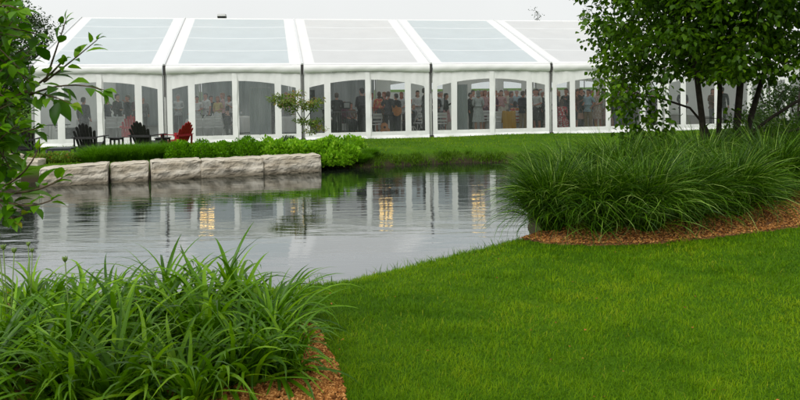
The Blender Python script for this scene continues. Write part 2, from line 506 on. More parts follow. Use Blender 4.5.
ax = np.concatenate([-np.geomspace(600, 20, 14), np.arange(-19, 16, .2), np.geomspace(17, 600, 14)])
ay = np.concatenate([-np.geomspace(200, 4, 8), np.arange(-3, 32, .2), np.geomspace(33, 900, 14)])
gx, gy = np.meshgrid(ax, ay)
gz = height(gx.ravel(), gy.ravel())
nx, ny = len(ax), len(ay)
ii = (np.arange(ny-1)[:, None]*nx + np.arange(nx-1)[None, :]).ravel()
gm = np_mesh('ground', np.stack([gx.ravel(), gy.ravel(), gz], 1), np.stack([ii, ii+1, ii+1+nx, ii+nx], 1), mats=[M['ground']])
tag(link('ground', gm), kind='structure')
wm = MB(); wm.quad((-18.6, 6.2, WATER), (4.2, 6.2, WATER), (4.2, 22.2, WATER), (-18.6, 22.2, WATER))
tag(wm.build('pond_water', M['water']), kind='structure')

# mulch beds: one round the maiden grass and tree, one round the daylilies
def P2(px, py, z=0.0):
    p = at(px, py, z); return (p.x, p.y)
BED_R = np.array([P2(520, 236), P2(545, 243), P2(600, 245), P2(650, 244.5), P2(700, 241), P2(750, 236), P2(800, 230), P2(860, 222), (9.5, 11), (9.5, 14), (3.2, 13.5), (2.5, 11), (1.9, 9.4)])
BED_L = np.array([P2(348, 420), P2(345, 398), P2(338, 370), P2(326, 350), P2(318, 330), (-.75, 4.7), (-1.4, 5.2), (-3, 5.4), (-5, 5.4), (-5, 2.5), (-.2, 2.5)])
def mulch_sheet(name, poly, rise, st=.07):
    x0, y0 = poly.min(0)-.1; x1, y1 = poly.max(0)+.1
    X, Y = np.meshgrid(np.arange(x0, x1, st), np.arange(y0, y1, st))
    xf, yf = X.ravel(), Y.ravel()
    ins = inside(xf, yf, poly); d = seg_dist(xf, yf, poly)
    lump = np.array([mnoise.noise((a*5, b_*5, 0)) for a, b_ in zip(xf, yf)])*.025
    z = height(xf, yf) + np.where(ins, .012 + rise*sstep(0, .7, d) + lump*sstep(0, .15, d), -.05)
    n = X.shape[1]
    idx = (np.arange(X.shape[0]-1)[:, None]*n + np.arange(n-1)[None, :]).ravel()
    q = np.stack([idx, idx+1, idx+1+n, idx+n], 1)
    q = q[ins[q].sum(1) >= 2]
    tag(link(name, np_mesh(name, np.stack([xf, yf, z], 1), q, mats=[M['mulch']])), kind='structure')
mulch_sheet('mulch_bed', BED_R, .10)
mulch_sheet('mulch_bed', BED_L, .05)
def bed_rise(x, y):
    x = np.asarray(x, float); y = np.asarray(y, float)
    r = np.zeros(x.shape)
    for poly, rise in ((BED_R, .10), (BED_L, .05)):
        r += np.where(inside(x, y, poly), .012+rise*sstep(0, .7, seg_dist(x, y, poly)), 0)
    return r

# ------------------------------------------------------------------ marquee tent
TO = Vector((-3.6876, 26.569, -0.3495)); TPHI = 0.1884
TD = Vector((math.cos(TPHI), math.sin(TPHI), 0)); TN = Vector((-math.sin(TPHI), math.cos(TPHI), 0))
EAVE, RIDGE, HALF = 2.90, 5.317, 7.11
BAYS = [(-1.9, -1), (-1, 0), (0, 1), (1, 2), (2, 3), (3, 4), (4, 5)]
tent = empty('marquee_tent', TO, TPHI, 'long white marquee with arched clear windows and a pale ridged roof beyond the pond', 'marquee')
def tw(s, t, z=0.0): return TO + TD*s + TN*t + Vector((0, 0, z))
def tent_at(px, t, z=0.0):
    """world point inside the tent, t metres behind its front wall, seen at column px"""
    d = ray(px, 120)
    # solve CAM + d*k on the plane (p - TO).TN = t
    k = (t - (CAM-TO).dot(TN)) / d.dot(TN)
    p = CAM + d*k
    return Vector((p.x, p.y, TO.z + z))

def roof_z(t):  # rises to the ridge then falls
    return EAVE + (RIDGE-EAVE)*(1-abs(t-HALF)/HALF)

def grid_part(name, fn, nu, nv, mats, parent, midx=None, smooth=True):
    u, v = np.meshgrid(np.linspace(0, 1, nu+1), np.linspace(0, 1, nv+1))
    V = fn(u.ravel(), v.ravel())
    i = (np.arange(nv)[:, None]*(nu+1)+np.arange(nu)[None, :]).ravel()
    q = np.stack([i, i+1, i+nu+2, i+nu+1], 1)
    mi = None
    if midx is not None:
        cu = (u[:-1, :-1]+.5/nu).ravel(); cv = (v[:-1, :-1]+.5/nv).ravel(); mi = midx(cu, cv)
    return link(name, np_mesh(name, V, q, mats=mats, smooth=smooth, midx=mi), parent)

FRONT_MAT = ['roof_blue', 'roof_blue', 'roof_grey', 'roof_blue', 'roof_grey', 'roof_grey', 'roof_grey']
for bi, (k0, k1) in enumerate(BAYS):
    s0, s1 = k0*5+.035, k1*5-.035
    L = s1-s0
    us = np.array([0, .42/L, .44/L] + list(np.linspace(.44/L, 1-.44/L, 14)[1:-1]) + [1-.44/L, 1-.42/L, 1])
    vs = np.array([0, .015, .03, .06, .15, .27, .276, .4, .53, .536, .66, .78, .786, .87, .975, 1])
    for side in (0, 1):
        U, V_ = np.meshgrid(us, vs)
        u, v = U.ravel(), V_.ravel()
        t = -.06+(HALF+.06)*v
        sag = .05*np.sin(np.pi*u)*np.sin(np.pi*np.clip(v, 0, 1))
        z = EAVE+.0+(RIDGE-EAVE)*(t/HALF) - sag
        x = s0+L*u
        if side: t = 2*HALF-t
        n = len(us)
        i = (np.arange(len(vs)-1)[:, None]*n+np.arange(n-1)[None, :]).ravel()
        q = np.stack([i, i+1, i+n+1, i+n], 1)
        cu = np.repeat(((us[:-1]+us[1:])/2)[None], len(vs)-1, 0).ravel(); cv = np.repeat(((vs[:-1]+vs[1:])/2)[:, None], n-1, 1).ravel()
        mi = np.ones(len(q), int)
        mi[(cu < .44/L) | (cu > 1-.44/L)] = 0
        mi[(cv < .03) | (cv > .98)] = 0
        for a in (.273, .533, .783): mi[(abs(cv-a) < .003) & (mi == 1)] = 2
        link('roof_panel', np_mesh('roof_panel', np.stack([x, t, z], 1), q, mats=[M['roof_white'], M[FRONT_MAT[bi]], M['seam']], midx=mi), tent)
# rafters: the keder track between two roof panels, standing a little proud
for k in [-1.9, -1, 0, 1, 2, 3, 4, 5]:
    mb = MB()
    for (ta, tb) in ((-.07, HALF), (2*HALF+.07, HALF)):
        mb.bar((k*5, ta, roof_z(max(0, min(ta, 2*HALF))) + .005), (k*5, tb, RIDGE+.012), .07, .05)
        mb.bar((k*5, ta + (.15 if ta < 1 else -.15), roof_z(0)-.16), (k*5, tb, RIDGE-.17), .09, .22)
    mb.build('rafter', M['pale_alu'], tent)
# purlins seen through the roof and windows
mb = MB()
for t in (HALF*.28, HALF*.54, HALF*.79, HALF):
    for tt in {t, 2*HALF-t}:
        mb.box(((5*5-1.9*5)/2, tt, roof_z(tt)-.16), (5*6.9, .06, .06))
mb.build('purlin_frame', M['alu'], tent)

def post(s, t, z1=EAVE-.03):
    p = MB(); p.box((s, t, z1/2+.02), (.09, .10, z1-.04)); o = p.build('post', M['alu'], tent, bevel=.008)
    g = MB()
    sg = -1 if t < 7 else 1
    g.box((s, t+sg*.085, 2.70), (.085, .09, .36)); g.build('bracket', M['bracket'], o)
    g = MB(); g.box((s, t+sg*.062, 2.12), (.03, .026, .78)); g.build('track', M['bracket'], o)
    g = MB(); g.box((s, t+sg*.07, .05), (.16, .14, .07)); g.build('base_plate', M['bracket'], o)
for k in [-1.9, -1, 0, 1, 2, 3, 4, 5]:
    post(k*5, .06); post(k*5, 2*HALF-.06)

# valance between the posts
for bi, (k0, k1) in enumerate(BAYS):
    for side in (0, 1):
        s0, s1 = k0*5+.06, k1*5-.06
        prof = [(0, 0), (.035, .18), (.05, .5), (.035, .8), (.0, 1.0)]
        us = np.linspace(0, 1, 25)
        V = []
        for pj, (pt, pz) in enumerate(prof):
            for u in us:
                bot = 2.565 + .055*math.sin(math.pi*u)
                crease = .02*math.exp(-u*18)+.02*math.exp(-(1-u)*18)
                z = EAVE-.03 + (bot-EAVE+.03)*pz
                t = -.06-pt - crease*math.sin(pz*3.1)+.01*math.sin(u*37+pj)
                V.append((s0+(s1-s0)*u, t if not side else 2*HALF-t, z))
        n = len(us); q = [(j*n+i, j*n+i+1, (j+1)*n+i+1, (j+1)*n+i) for j in range(len(prof)-1) for i in range(n-1)]
        link('valance', np_mesh('valance', V, q, mats=[M['pvc']]), tent)
        e = MB(); e.box(((s0+s1)/2, .06 if not side else 2*HALF-.06, 2.66), (s1-s0-.06, .09, .16)); e.build('eave_beam', M['alu'], tent)

def arch(u):   # height of the window heads across a bay, 0..1
    return 1.93+.36*math.sin(math.pi*u)**.8

def wall_half(k0, k1, half, t, bottom=.27, wins=None, head=None):
    """one curtain wall panel with two arched windows; half 0 is the left of the bay"""
    s0, s1 = k0*5, k1*5; L = s1-s0
    a, b_ = (s0+.07, s0+L/2) if half == 0 else (s0+L/2+.004, s1-.07)
    if wins is None:
        wins = [(s0+.26, s0+.82), (s0+1.06, s0+L/2-.10)] if half == 0 else [(s0+L/2+.14, s1-1.04), (s1-.80, s1-.25)]
    xs = sorted(set([a, b_] + [x for w_ in wins for x in np.linspace(w_[0], w_[1], 9)] + list(np.linspace(a, b_, 20))))
    xs = [xs[0]]+[xs[i] for i in range(1, len(xs)) if xs[i]-xs[i-1] > 1e-4]
    def win_at(x): return next((w_ for w_ in wins if w_[0]+1e-5 < x < w_[1]-1e-5), None)
    def wob(x, z): return .010*math.sin(x*9+k0*3+z*1.2) + .007*math.sin(x*23+z*2) + .012*math.sin(z*2.5+x)
    mb = MB()
    TOP = 2.60
    sgn = 1 if t < 7 else -1
    def cell(x0, x1, za0, za1, zb0, zb1, n):
        for j in range(n):
            f0, f1 = j/n, (j+1)/n
            z00, z01 = za0+(zb0-za0)*f0, za1+(zb1-za1)*f0
            z10, z11 = za0+(zb0-za0)*f1, za1+(zb1-za1)*f1
            mb.quad((x0, t+wob(x0, z00), z00), (x1, t+wob(x1, z01), z01), (x1, t+wob(x1, z11), z11), (x0, t+wob(x0, z10), z10))
    hem = lambda x: .012+.012*math.sin(x*5.3)
    for i in range(len(xs)-1):
        x0, x1 = xs[i], xs[i+1]; w_ = win_at((x0+x1)/2)
        u0, u1 = (x0-s0)/L, (x1-s0)/L
        hd = head or arch
        if w_ is None: cell(x0, x1, hem(x0), hem(x1), TOP, TOP, 8)
        else:
            cell(x0, x1, hem(x0), hem(x1), bottom, bottom, 1)
            cell(x0, x1, hd(u0), hd(u1), TOP, TOP, 2)
    # skirt flap along the grass
    for i in range(len(xs)-1):
        x0, x1 = xs[i], xs[i+1]
        mb.quad((x0, t-sgn*.05-.02*math.sin(x0*4), .004), (x1, t-sgn*.05-.02*math.sin(x1*4), .004), (x1, t-sgn*.012, .12), (x0, t-sgn*.012, .12))
    me = mb.mesh('wall_panel', M['pvc'], True)
    bm = bmesh.new(); bm.from_mesh(me); bmesh.ops.remove_doubles(bm, verts=bm.verts, dist=1e-4); bm.to_mesh(me); bm.free()
    wp = link('wall_panel', me, tent)
    for w_ in wins:
        g = MB(); X = np.linspace(w_[0]-.015, w_[1]+.015, 9); hd = head or arch
        for i in range(8):
            x0, x1 = X[i], X[i+1]
            for j in range(4):
                za = lambda x, f: bottom-.015+(hd((x-s0)/L)+.015-bottom+.015)*f
                p = [(x0, j/4), (x1, j/4), (x1, (j+1)/4), (x0, (j+1)/4)]
                g.quad(*[(x, t+sgn*.007+wob(x, za(x, f)), za(x, f)) for x, f in p])
        me = g.mesh('window_pane', M['misty_vinyl' if k0 < 0 else 'clear_vinyl'], True)
        bm = bmesh.new(); bm.from_mesh(me); bmesh.ops.remove_doubles(bm, verts=bm.verts, dist=1e-4); bm.to_mesh(me); bm.free()
        link('window_pane', me, wp)
for k0, k1 in BAYS:
    wall_half(k0, k1, 0, 0.0); wall_half(k0, k1, 1, 0.0)
    mid = (k0+k1)*2.5
    mb = MB()   # overlapping closure down the middle of the bay
    us = np.linspace(0, 1, 14)
    for i in range(13):
        z0, z1 = .02+2.55*us[i], .02+2.55*us[i+1]
        f = lambda z: .012*math.sin(z*7+k0)+.006*math.sin(z*19)
        mb.quad((mid-.085+f(z0)*.6, -.028+f(z0), z0), (mid+.085+f(z0), -.036-f(z0), z0), (mid+.085+f(z1), -.036-f(z1), z1), (mid-.085+f(z1)*.6, -.028+f(z1), z1))
    mb.build('closure_flap', M['pvc'], tent, smooth=True)
# back wall: clear windows only in the right-hand bays
for bi, (k0, k1) in enumerate(BAYS):
    s0, s1 = k0*5, k1*5; L = s1-s0; mid = (s0+s1)/2
    if bi >= 3:
        wall_half(k0, k1, 0, 2*HALF, 1.72, [(s0+.9, mid-.4)]); wall_half(k0, k1, 1, 2*HALF, 1.72, [(mid+.45, s1-.9)])
    else:
        wall_half(k0, k1, 0, 2*HALF, .9, []); wall_half(k0, k1, 1, 2*HALF, .9, [])
# gable ends
for k in (-1.9, 5):
    mb = MB(); n = 40
    for i in range(n):
        t0, t1 = .1+(2*HALF-.2)*i/n, .1+(2*HALF-.2)*(i+1)/n
        for j in range(6):
            f = lambda t, q_: (k*5+.012*math.sin(t*7+q_*5), t, .01+(roof_z(t)-.06)*q_)
            mb.quad(f(t0, j/6), f(t1, j/6), f(t1, (j+1)/6), f(t0, (j+1)/6))
    mb.build('gable_wall', M['pvc'], tent, smooth=True)
fl = MB(); fl.box(((25-9.5)/2, HALF, .011), (34.3, 2*HALF-.3, .022)); fl.build('flooring', M['floor'], tent)

# grey drape curtains hung along the back of the left-hand bays
def pleated(name, s0, s1, t, z0, z1, mat, pl=.16, amp=.035, parent=None, loc=None, rz=0):
    us = np.arange(0, s1-s0+1e-6, pl/5)
    V = [(s0+u, t+amp*math.sin(u/pl*2*math.pi)*(.6+.4*math.sin(u*3.7)), z) for z in np.linspace(z0, z1, 5) for u in us]
    n = len(us); q = [(j*n+i, j*n+i+1, (j+1)*n+i+1, (j+1)*n+i) for j in range(4) for i in range(n-1)]
    return link(name, np_mesh(name, V, q, mats=[mat]), parent)
def curtain(k0, k1, t, label):
    c = empty('curtain', tw((k0+k1)*2.5, t), TPHI, label, 'curtain', 'grey curtains along the back of the marquee')
    h = (k1-k0)*2.5-.15
    pleated('drape', -h, h, 0, .05, 2.75, M['drape'], .22, .05, c)
    b_ = MB(); b_.tube([(-h, 0, 2.76), (h, 0, 2.76)], .02, 6); b_.build('rail', M['alu'], c)
curtain(-1.9, -1, 13.6, 'grey pleated curtain behind the tables in the leftmost bay of the marquee')
curtain(-1, 0, 13.6, 'grey pleated curtain behind the seated guests in the second bay of the marquee')
curtain(0, 1, 13.6, 'grey pleated curtain far behind the musicians in the marquee')
def screen(px, wpx, t, z1, label):
    p0, p1 = tent_at(px-wpx/2, t), tent_at(px+wpx/2, t)
    c = (p0+p1)/2; h = (p1-p0).length/2
    r = empty('drape_screen', c, TPHI, label, 'screen', 'grey drape screens just inside the marquee')
    pleated('drape', -h, h, 0, .05, z1, M['drape'], .09, .018, r)
    f = MB()
    for s in (-1, 1): f.tube([(s*h, .04, .0), (s*h, .04, z1+.03)], .016, 6); f.box((s*h, .04, .008), (.25, .3, .012))
    f.tube([(-h, .04, z1+.01), (h, .04, z1+.01)], .014, 6)
    f.build('frame', M['alu'], r)
screen(260.5, 21, .9, 2.02, 'grey pleated screen behind the clear window left of the little maple')
screen(461, 13.5, .7, 2.05, 'narrow grey pleated screen left of the woman in the pale cardigan')

# gold chandeliers under the ridge
def chandelier():
    r = empty('chandelier', (0, 0, 0))
    c = MB(); c.tube([(0, 0, .1), (0, 0, 1.6)], .012, 6); c.build('chain', M['brass'], r)
    g = MB()
    ring = [(math.cos(a)*.27, math.sin(a)*.27, 0) for a in np.linspace(0, 2*math.pi, 25)]
    g.tube(ring, .02, 6, cap=False)
    for a in np.linspace(0, 2*math.pi, 9)[:-1]: g.tube([(math.cos(a)*.27, math.sin(a)*.27, 0), (math.cos(a)*.15, math.sin(a)*.15, .10), (0, 0, .14)], .01, 5)
    g.build('ring', M['brass'], r)
    bm = bmesh.new(); bmesh.ops.create_uvsphere(bm, u_segments=10, v_segments=7, radius=.065)
    for v in bm.verts: v.co.z = v.co.z*1.3
    me = bpy.data.meshes.new('bulb'); bm.to_mesh(me); bm.free(); me.materials.append(M['bulb'])
    for a in np.linspace(0, 2*math.pi, 9)[:-1]: link('bulb', me, r, (math.cos(a)*.27, math.sin(a)*.27, .10))
    return r
ch0 = chandelier()
for i, (px, lb) in enumerate([(205, 'gold chandelier of warm bulbs hung above the tables of the second bay'), (296, 'gold chandelier of warm bulbs hung behind the little maple'), (385, 'gold chandelier of warm bulbs hung above the guitarist'), (478, 'gold chandelier of warm bulbs hung above the woman in the pale cardigan'), (572, 'gold chandelier of warm bulbs hung above the man in the blue shirt')]):
    p = tent_at(px, 6.6, 3.2)
    o = ch0 if i == 0 else copy_tree(ch0)
    o.location = p
    tag(o, lb, 'chandelier', 'chandeliers under the marquee ridge')

# ------------------------------------------------------------------ limestone blocks along the far bank
def make_block(name, p0, p1, depth, z0, z1, seed, tilt=0.0, label='', rough=.05, wedge=0.0):
    """p0, p1: ends of the front face on the waterline"""
    a, b_ = Vector((p0[0], p0[1], 0)), Vector((p1[0], p1[1], 0))
    L = (b_-a).length; ang = math.atan2((b_-a).y, (b_-a).x)
    c = (a+b_)/2
    nx_, ny_, nz_ = max(8, int(L/.035)), 16, 18
    bm = bmesh.new()
    bmesh.ops.create_cube(bm, size=1.0)
    bm.free()
    # box surface as six grids merged together
    V, Q = [], []
    key = {}
    def vid(i, j, k):
        if (i, j, k) not in key:
            key[(i, j, k)] = len(V)
            x, y, z = i/nx_-.5, j/ny_-.5, k/nz_-.5
            V.append((x, y, z))
        return key[(i, j, k)]
    for i in range(nx_):
        for j in range(ny_):
            Q.append((vid(i, j, nz_), vid(i+1, j, nz_), vid(i+1, j+1, nz_), vid(i, j+1, nz_)))
            Q.append((vid(i, j, 0), vid(i, j+1, 0), vid(i+1, j+1, 0), vid(i+1, j, 0)))
    for i in range(nx_):
        for k in range(nz_):
            Q.append((vid(i, 0, k), vid(i+1, 0, k), vid(i+1, 0, k+1), vid(i, 0, k+1)))
            Q.append((vid(i, ny_, k), vid(i, ny_, k+1), vid(i+1, ny_, k+1), vid(i+1, ny_, k)))
    for j in range(ny_):
        for k in range(nz_):
            Q.append((vid(0, j, k), vid(0, j, k+1), vid(0, j+1, k+1), vid(0, j+1, k)))
            Q.append((vid(nx_, j, k), vid(nx_, j+1, k), vid(nx_, j+1, k+1), vid(nx_, j, k+1)))
    H = z1-z0
    out = []
    for x, y, z in V:
        px, py, pz = x*L, y*depth, z*H
        # round the arrises unevenly
        e = .040
        dx, dy, dz = L/2-abs(px), depth/2-abs(py), H/2-abs(pz)
        n0 = mnoise.noise((px*1.7+seed*7, py*1.7, pz*1.7))
        n1 = mnoise.noise((px*5+seed*3, py*5, pz*6))
        n2 = mnoise.noise((px*14+seed, py*14, pz*16))
        r = e*(1+.9*n1)
        kx, ky, kz = max(0, 1-dx/r) if r > 0 else 0, max(0, 1-dy/r) if r > 0 else 0, max(0, 1-dz/r) if r > 0 else 0
        if kx+ky > 1 or kx+kz > 1 or ky+kz > 1 or (kx > 0) + (ky > 0) + (kz > 0) > 1:
            q_ = .35*r
            px -= math.copysign(q_*kx, px); py -= math.copysign(q_*ky, py); pz -= math.copysign(q_*kz, pz)
        # split face: level ledges, hollows and a fine chipped grain
        n3 = mnoise.noise((px*3+seed*5, py*3, pz*11)); n4 = mnoise.noise((px*30+seed, py*30, pz*34))
        led = math.floor((pz/H+.5+.10*n0)*3.3+.25*n1)/3.3
        py += (.06*n0 + .030*n1 + .022*n3 + .012*n2 + .006*n4 + .045*(led-.4)) * (1 if py < 0 else .5)
        pz += (.022*n1+.008*n2+.004*n4) + wedge*x*H
        px += .03*n0+.015*n1
        out.append((px, py, pz + math.tan(tilt)*px))
    me = np_mesh('stone_block', out, Q, mats=[M['stone']], smooth=False)
    o = link('stone_block', me)
    o.location = (c.x - math.sin(ang)*depth/2, c.y + math.cos(ang)*depth/2, (z0+z1)/2)
    o.rotation_euler = (0, 0, ang)
    return tag(o, label, 'stone block', 'limestone blocks edging the pond')
def rockline(px0, py0, px1, py1, ytop, seed, label, depth=.7, **k):
    a, c = at(px0, py0, WATER), at(px1, py1, WATER)
    zt = CAM.z + (atd((px0+px1)/2, ytop, (a.y+c.y)/2).z - CAM.z)
    return make_block('stone_block', (a.x, a.y), (c.x, c.y), depth, WATER-.15, zt, seed, label=label, **k)
rockline(263, 175, 321.5, 172, 156, 1, 'pale limestone block at the right end of the bank wall, beside the lime shrubs')
rockline(201.5, 178.3, 264, 175.2, 159, 2, 'wide limestone block below the round green shrub')
rockline(151.5, 181, 202.5, 178, 160.5, 3, 'chipped limestone block below the right end of the edging grass')
rockline(110, 183, 149, 181, 163.5, 4, 'short limestone block between two dark gaps, below the black chairs', tilt=R(1))
rockline(39, 187, 108.5, 183.5, 166.5, 5, 'long low limestone block below the leftmost edging grass', wedge=.12)
rockline(-6, 193, 22, 190, 172.5, 6, 'flat limestone slab at the left end of the bank wall, behind the leafy shrub')
rockline(-60, 197, -9, 194, 174, 7, 'long limestone block left of the flat slab')
b0 = atd(17, 160, 18.6); b1 = atd(38, 160, 18.6)
make_block('stone_block', (b0.x, b0.y), (b1.x, b1.y), .45, -.62, -.17, 9, label='small rounded grey boulder above the flat slab', wedge=-.1)
b0 = atd(-8, 160, 19.2); b1 = atd(20, 160, 19.2)
make_block('stone_block', (b0.x, b0.y), (b1.x, b1.y), .5, -.62, -.12, 10, label='pale stone half hidden behind the flat slab')

# ------------------------------------------------------------------ leaves and blades
def straps(base, az, el, length, bend, width, seg=6, fold=0.0, power=1.4, twist=None, peak=.3, tip=1.6, sway=None):
    """many strap leaves at once: arching ribbons that taper to a tip"""
    base = np.asarray(base, float); N = len(base)
    t = np.linspace(0, 1, seg+1)
    th = el[:, None]-bend[:, None]*t[None]**power
    st = (length/seg)[:, None]
    thm = (th[:, :-1]+th[:, 1:])/2
    hd = np.concatenate([np.zeros((N, 1)), np.cumsum(np.cos(thm)*st, 1)], 1)
    vd = np.concatenate([np.zeros((N, 1)), np.cumsum(np.sin(thm)*st, 1)], 1)
    azt = az[:, None] + (sway[:, None]*t[None]**2 if sway is not None else 0)
    ca, sa = np.cos(azt), np.sin(azt)
    P = np.stack([base[:, 0:1]+hd*ca, base[:, 1:2]+hd*sa, base[:, 2:3]+vd], 2)
    side = np.stack([-sa, ca, np.zeros_like(ca)], 2) * np.ones((N, seg+1, 1))
    nrm = np.stack([-np.sin(th)*ca, -np.sin(th)*sa, np.cos(th)], 2)
    if twist is not None:
        tw_ = twist[:, None]*t[None]
        side = side*np.cos(tw_)[..., None] + nrm*np.sin(tw_)[..., None]
    wp = np.where(t < peak, .55+.45*np.sin(t/peak*np.pi/2), np.maximum(0.03, 1-((t-peak)/(1-peak))**tip))
    W = width[:, None]*wp[None]*.5
    Lf = P-side*W[..., None]; Rt = P+side*W[..., None]
    if fold > 0:
        C = P-nrm*(W*fold)[..., None]
        V = np.stack([Lf, C, Rt], 2); k = 3
    else:
        V = np.stack([Lf, Rt], 2); k = 2
    V = V.reshape(-1, 3)
    b0 = (np.arange(N)*(seg+1)*k)[:, None]+(np.arange(seg)*k)[None, :]
    b0 = b0.ravel()
    Q = [np.stack([b0+j, b0+j+1, b0+k+j+1, b0+k+j], 1) for j in range(k-1)]
    return V, np.concatenate(Q)
def per_blade(N, seg, k, vals): return np.repeat(vals, (seg+1)*k)

def U(a, b_, n): return rng.uniform(a, b_, n)

LEAF6 = (np.array([(0, 0, 0), (0, 1, -.06), (-.36, .30, .10), (-.26, .68, .07), (.36, .30, .10), (.26, .68, .07)]), [(0, 1, 3, 2), (0, 4, 5, 1)])
# fuller ovate leaf: midrib of five points and two edges, cupped and drooping
_l = [(0, 0, 0), (0, .3, .02), (0, .6, .0), (0, .82, -.05), (0, 1, -.14), (-.22, .14, .05), (-.37, .38, .11), (-.30, .63, .07), (-.14, .85, -.03), (.22, .14, .05), (.37, .38, .11), (.30, .63, .07), (.14, .85, -.03)]
LEAF13 = (np.array(_l), [(0, 1, 6, 5), (1, 2, 7, 6), (2, 3, 8, 7), (3, 4, 8, 8), (0, 9, 10, 1), (1, 10, 11, 2), (2, 11, 12, 3), (3, 12, 4, 4)])
LEAF4 = (np.array([(0, 0, 0), (-.33, .45, .08), (0, 1, 0), (.33, .45, .08)]), [(0, 3, 2, 1)])

def scatter_leaves(P, D, Nn, size, width, tpl, tint):
    """P positions, D directions (leaf axis), Nn approx normals"""
    P = np.asarray(P); D = np.asarray(D, float); Nn = np.asarray(Nn, float)
    D = D/np.linalg.norm(D, axis=1, keepdims=True)
    X = np.cross(D, Nn); X = X/np.maximum(np.linalg.norm(X, axis=1, keepdims=True), 1e-6)
    Z = np.cross(X, D)
    tv, tf = tpl
    s = np.asarray(size)[:, None, None]
    V = P[:, None, :] + (X[:, None, :]*tv[None, :, 0:1]*np.asarray(width)[:, None, None] + D[:, None, :]*tv[None, :, 1:2] + Z[:, None, :]*tv[None, :, 2:3])*s
    k = len(tv); n = len(P)
    quads = [f for f in tf if len(set(f)) == 4]; tris = [tuple(dict.fromkeys(f)) for f in tf if len(set(f)) == 3]
    off = (np.arange(n)*k)[:, None, None]
    Q = (np.array(quads)[None]+off).reshape(-1, 4)
    T = (np.array(tris)[None]+off).reshape(-1, 3) if tris else None
    return V.reshape(-1, 3), Q, T, np.repeat(tint, k)

def vnoise(P, s, seed=0):
    return np.array([mnoise.noise((p[0]*s+seed, p[1]*s, p[2]*s)) for p in P])

# ------------------------------------------------------------------ lawn grass (uncountable)
def polar(n, r0, r1, half, power=1.0):
    """points in the view's sector, thinning with distance"""
    u = rng.random(n)
    if power == 0: r = np.sqrt(r0**2+(r1**2-r0**2)*u)
    else: r = r0*(r1/r0)**u
    a = U(-half, half, n)
    return r*np.sin(a), r*np.cos(a)
def lawn_mask(x, y):
    return (pond_d(x, y) > np.where((x < -2.2) & (y > 15), .85, .12)) & ~inside(x, y, BED_R) & ~inside(x, y, BED_L)
def tent_front(x, y):
    return (x-TO.x)*TN.x+(y-TO.y)*TN.y
def make_lawn(name, n, r0, r1, half, hmin, hmax, w0, seg=3, grow=0.0):
    x, y = polar(n, r0, r1, half)
    k = lawn_mask(x, y) & (tent_front(x, y) < -.02)
    x, y = x[k], y[k]; N = len(x); r = np.hypot(x, y)
    patch = vnoise(np.stack([x, y, 0*x], 1), .9, 3); fine = vnoise(np.stack([x, y, 0*x], 1), 4.5, 8)
    z = height(x, y)-.004
    tuft = sstep(.15, .6, vnoise(np.stack([x, y, 0*x], 1), 2.3, 20))
    L = U(hmin, hmax, N)*(1+grow*r)*(1+.35*fine+.5*tuft)
    lay = (y < 4.2)*0
    V, Q = straps(np.stack([x, y, z], 1), U(0, 6.28, N), U(.6, 1.5, N), L, U(.2, 1.6, N), w0*r*U(.7, 1.25, N), seg=seg, peak=.35)
    dry = (rng.random(N) < .012)
    wide = vnoise(np.stack([x, y, 0*x], 1), .35, 31); worn = sstep(.22, .55, vnoise(np.stack([x, y, 0*x], 1), 1.6, 44))
    tint = np.clip(.41+.30*patch+.30*fine+.28*wide+U(-.24, .24, N), 0, .84); dry |= rng.random(N) < .08*worn; tint[dry] = U(.86, 1, dry.sum())
    me = np_mesh(name, V, Q, mats=[M['lawn']], tint=per_blade(N, seg, 2, tint))
    return tag(link(name, me), 'short mown green lawn grass around the pond', 'grass', kind='stuff')
make_lawn('lawn_grass', 330000, 2.6, 11, .68, .030, .055, .00075)
make_lawn('lawn_grass', 130000, 9, 33, .66, .035, .06, .0008, seg=2, grow=.01)
# longer grass hanging over the water's edge
def edge_points(poly, n, off0, off1, closed=False):
    P = np.array(poly, float); seg = P[1:]-P[:-1]; l = np.hypot(seg[:, 0], seg[:, 1]); cum = np.concatenate([[0], np.cumsum(l)])
    s = U(0, cum[-1], n); i = np.clip(np.searchsorted(cum, s)-1, 0, len(l)-1); f = (s-cum[i])/l[i]
    p = P[i]+seg[i]*f[:, None]; nrm = np.stack([seg[i][:, 1], -seg[i][:, 0]], 1)/l[i][:, None]
    return p + nrm*U(off0, off1, n)[:, None]
near = edge_points(POND[2:13], 9000, -.05, .95)
far_ = edge_points(POND[13:19], 9000, -.05, .5)
for pts, sz, wdt in ((near, (.05, .15), .006), (far_, (.06, .18), .014)):
    x, y = pts[:, 0], pts[:, 1]
    k = (pond_d(x, y) > .02) & ~inside(x, y, BED_R) & (vnoise(np.stack([x, y, 0*x], 1), 2.5, 5)+U(-.5, .3, len(x)) > -.12)
    x, y = x[k], y[k]; N = len(x)
    V, Q = straps(np.stack([x, y, height(x, y)-.005], 1), U(0, 6.28, N), U(.8, 1.5, N), U(*sz, N), U(.3, 1.6, N), wdt*U(.7, 1.3, N), seg=4)
    tag(link('bank_grass', np_mesh('bank_grass', V, Q, mats=[M['bank']], tint=per_blade(N, 4, 2, U(0, 1, N)))), "longer rough grass along the pond's edge", 'grass', kind='stuff')
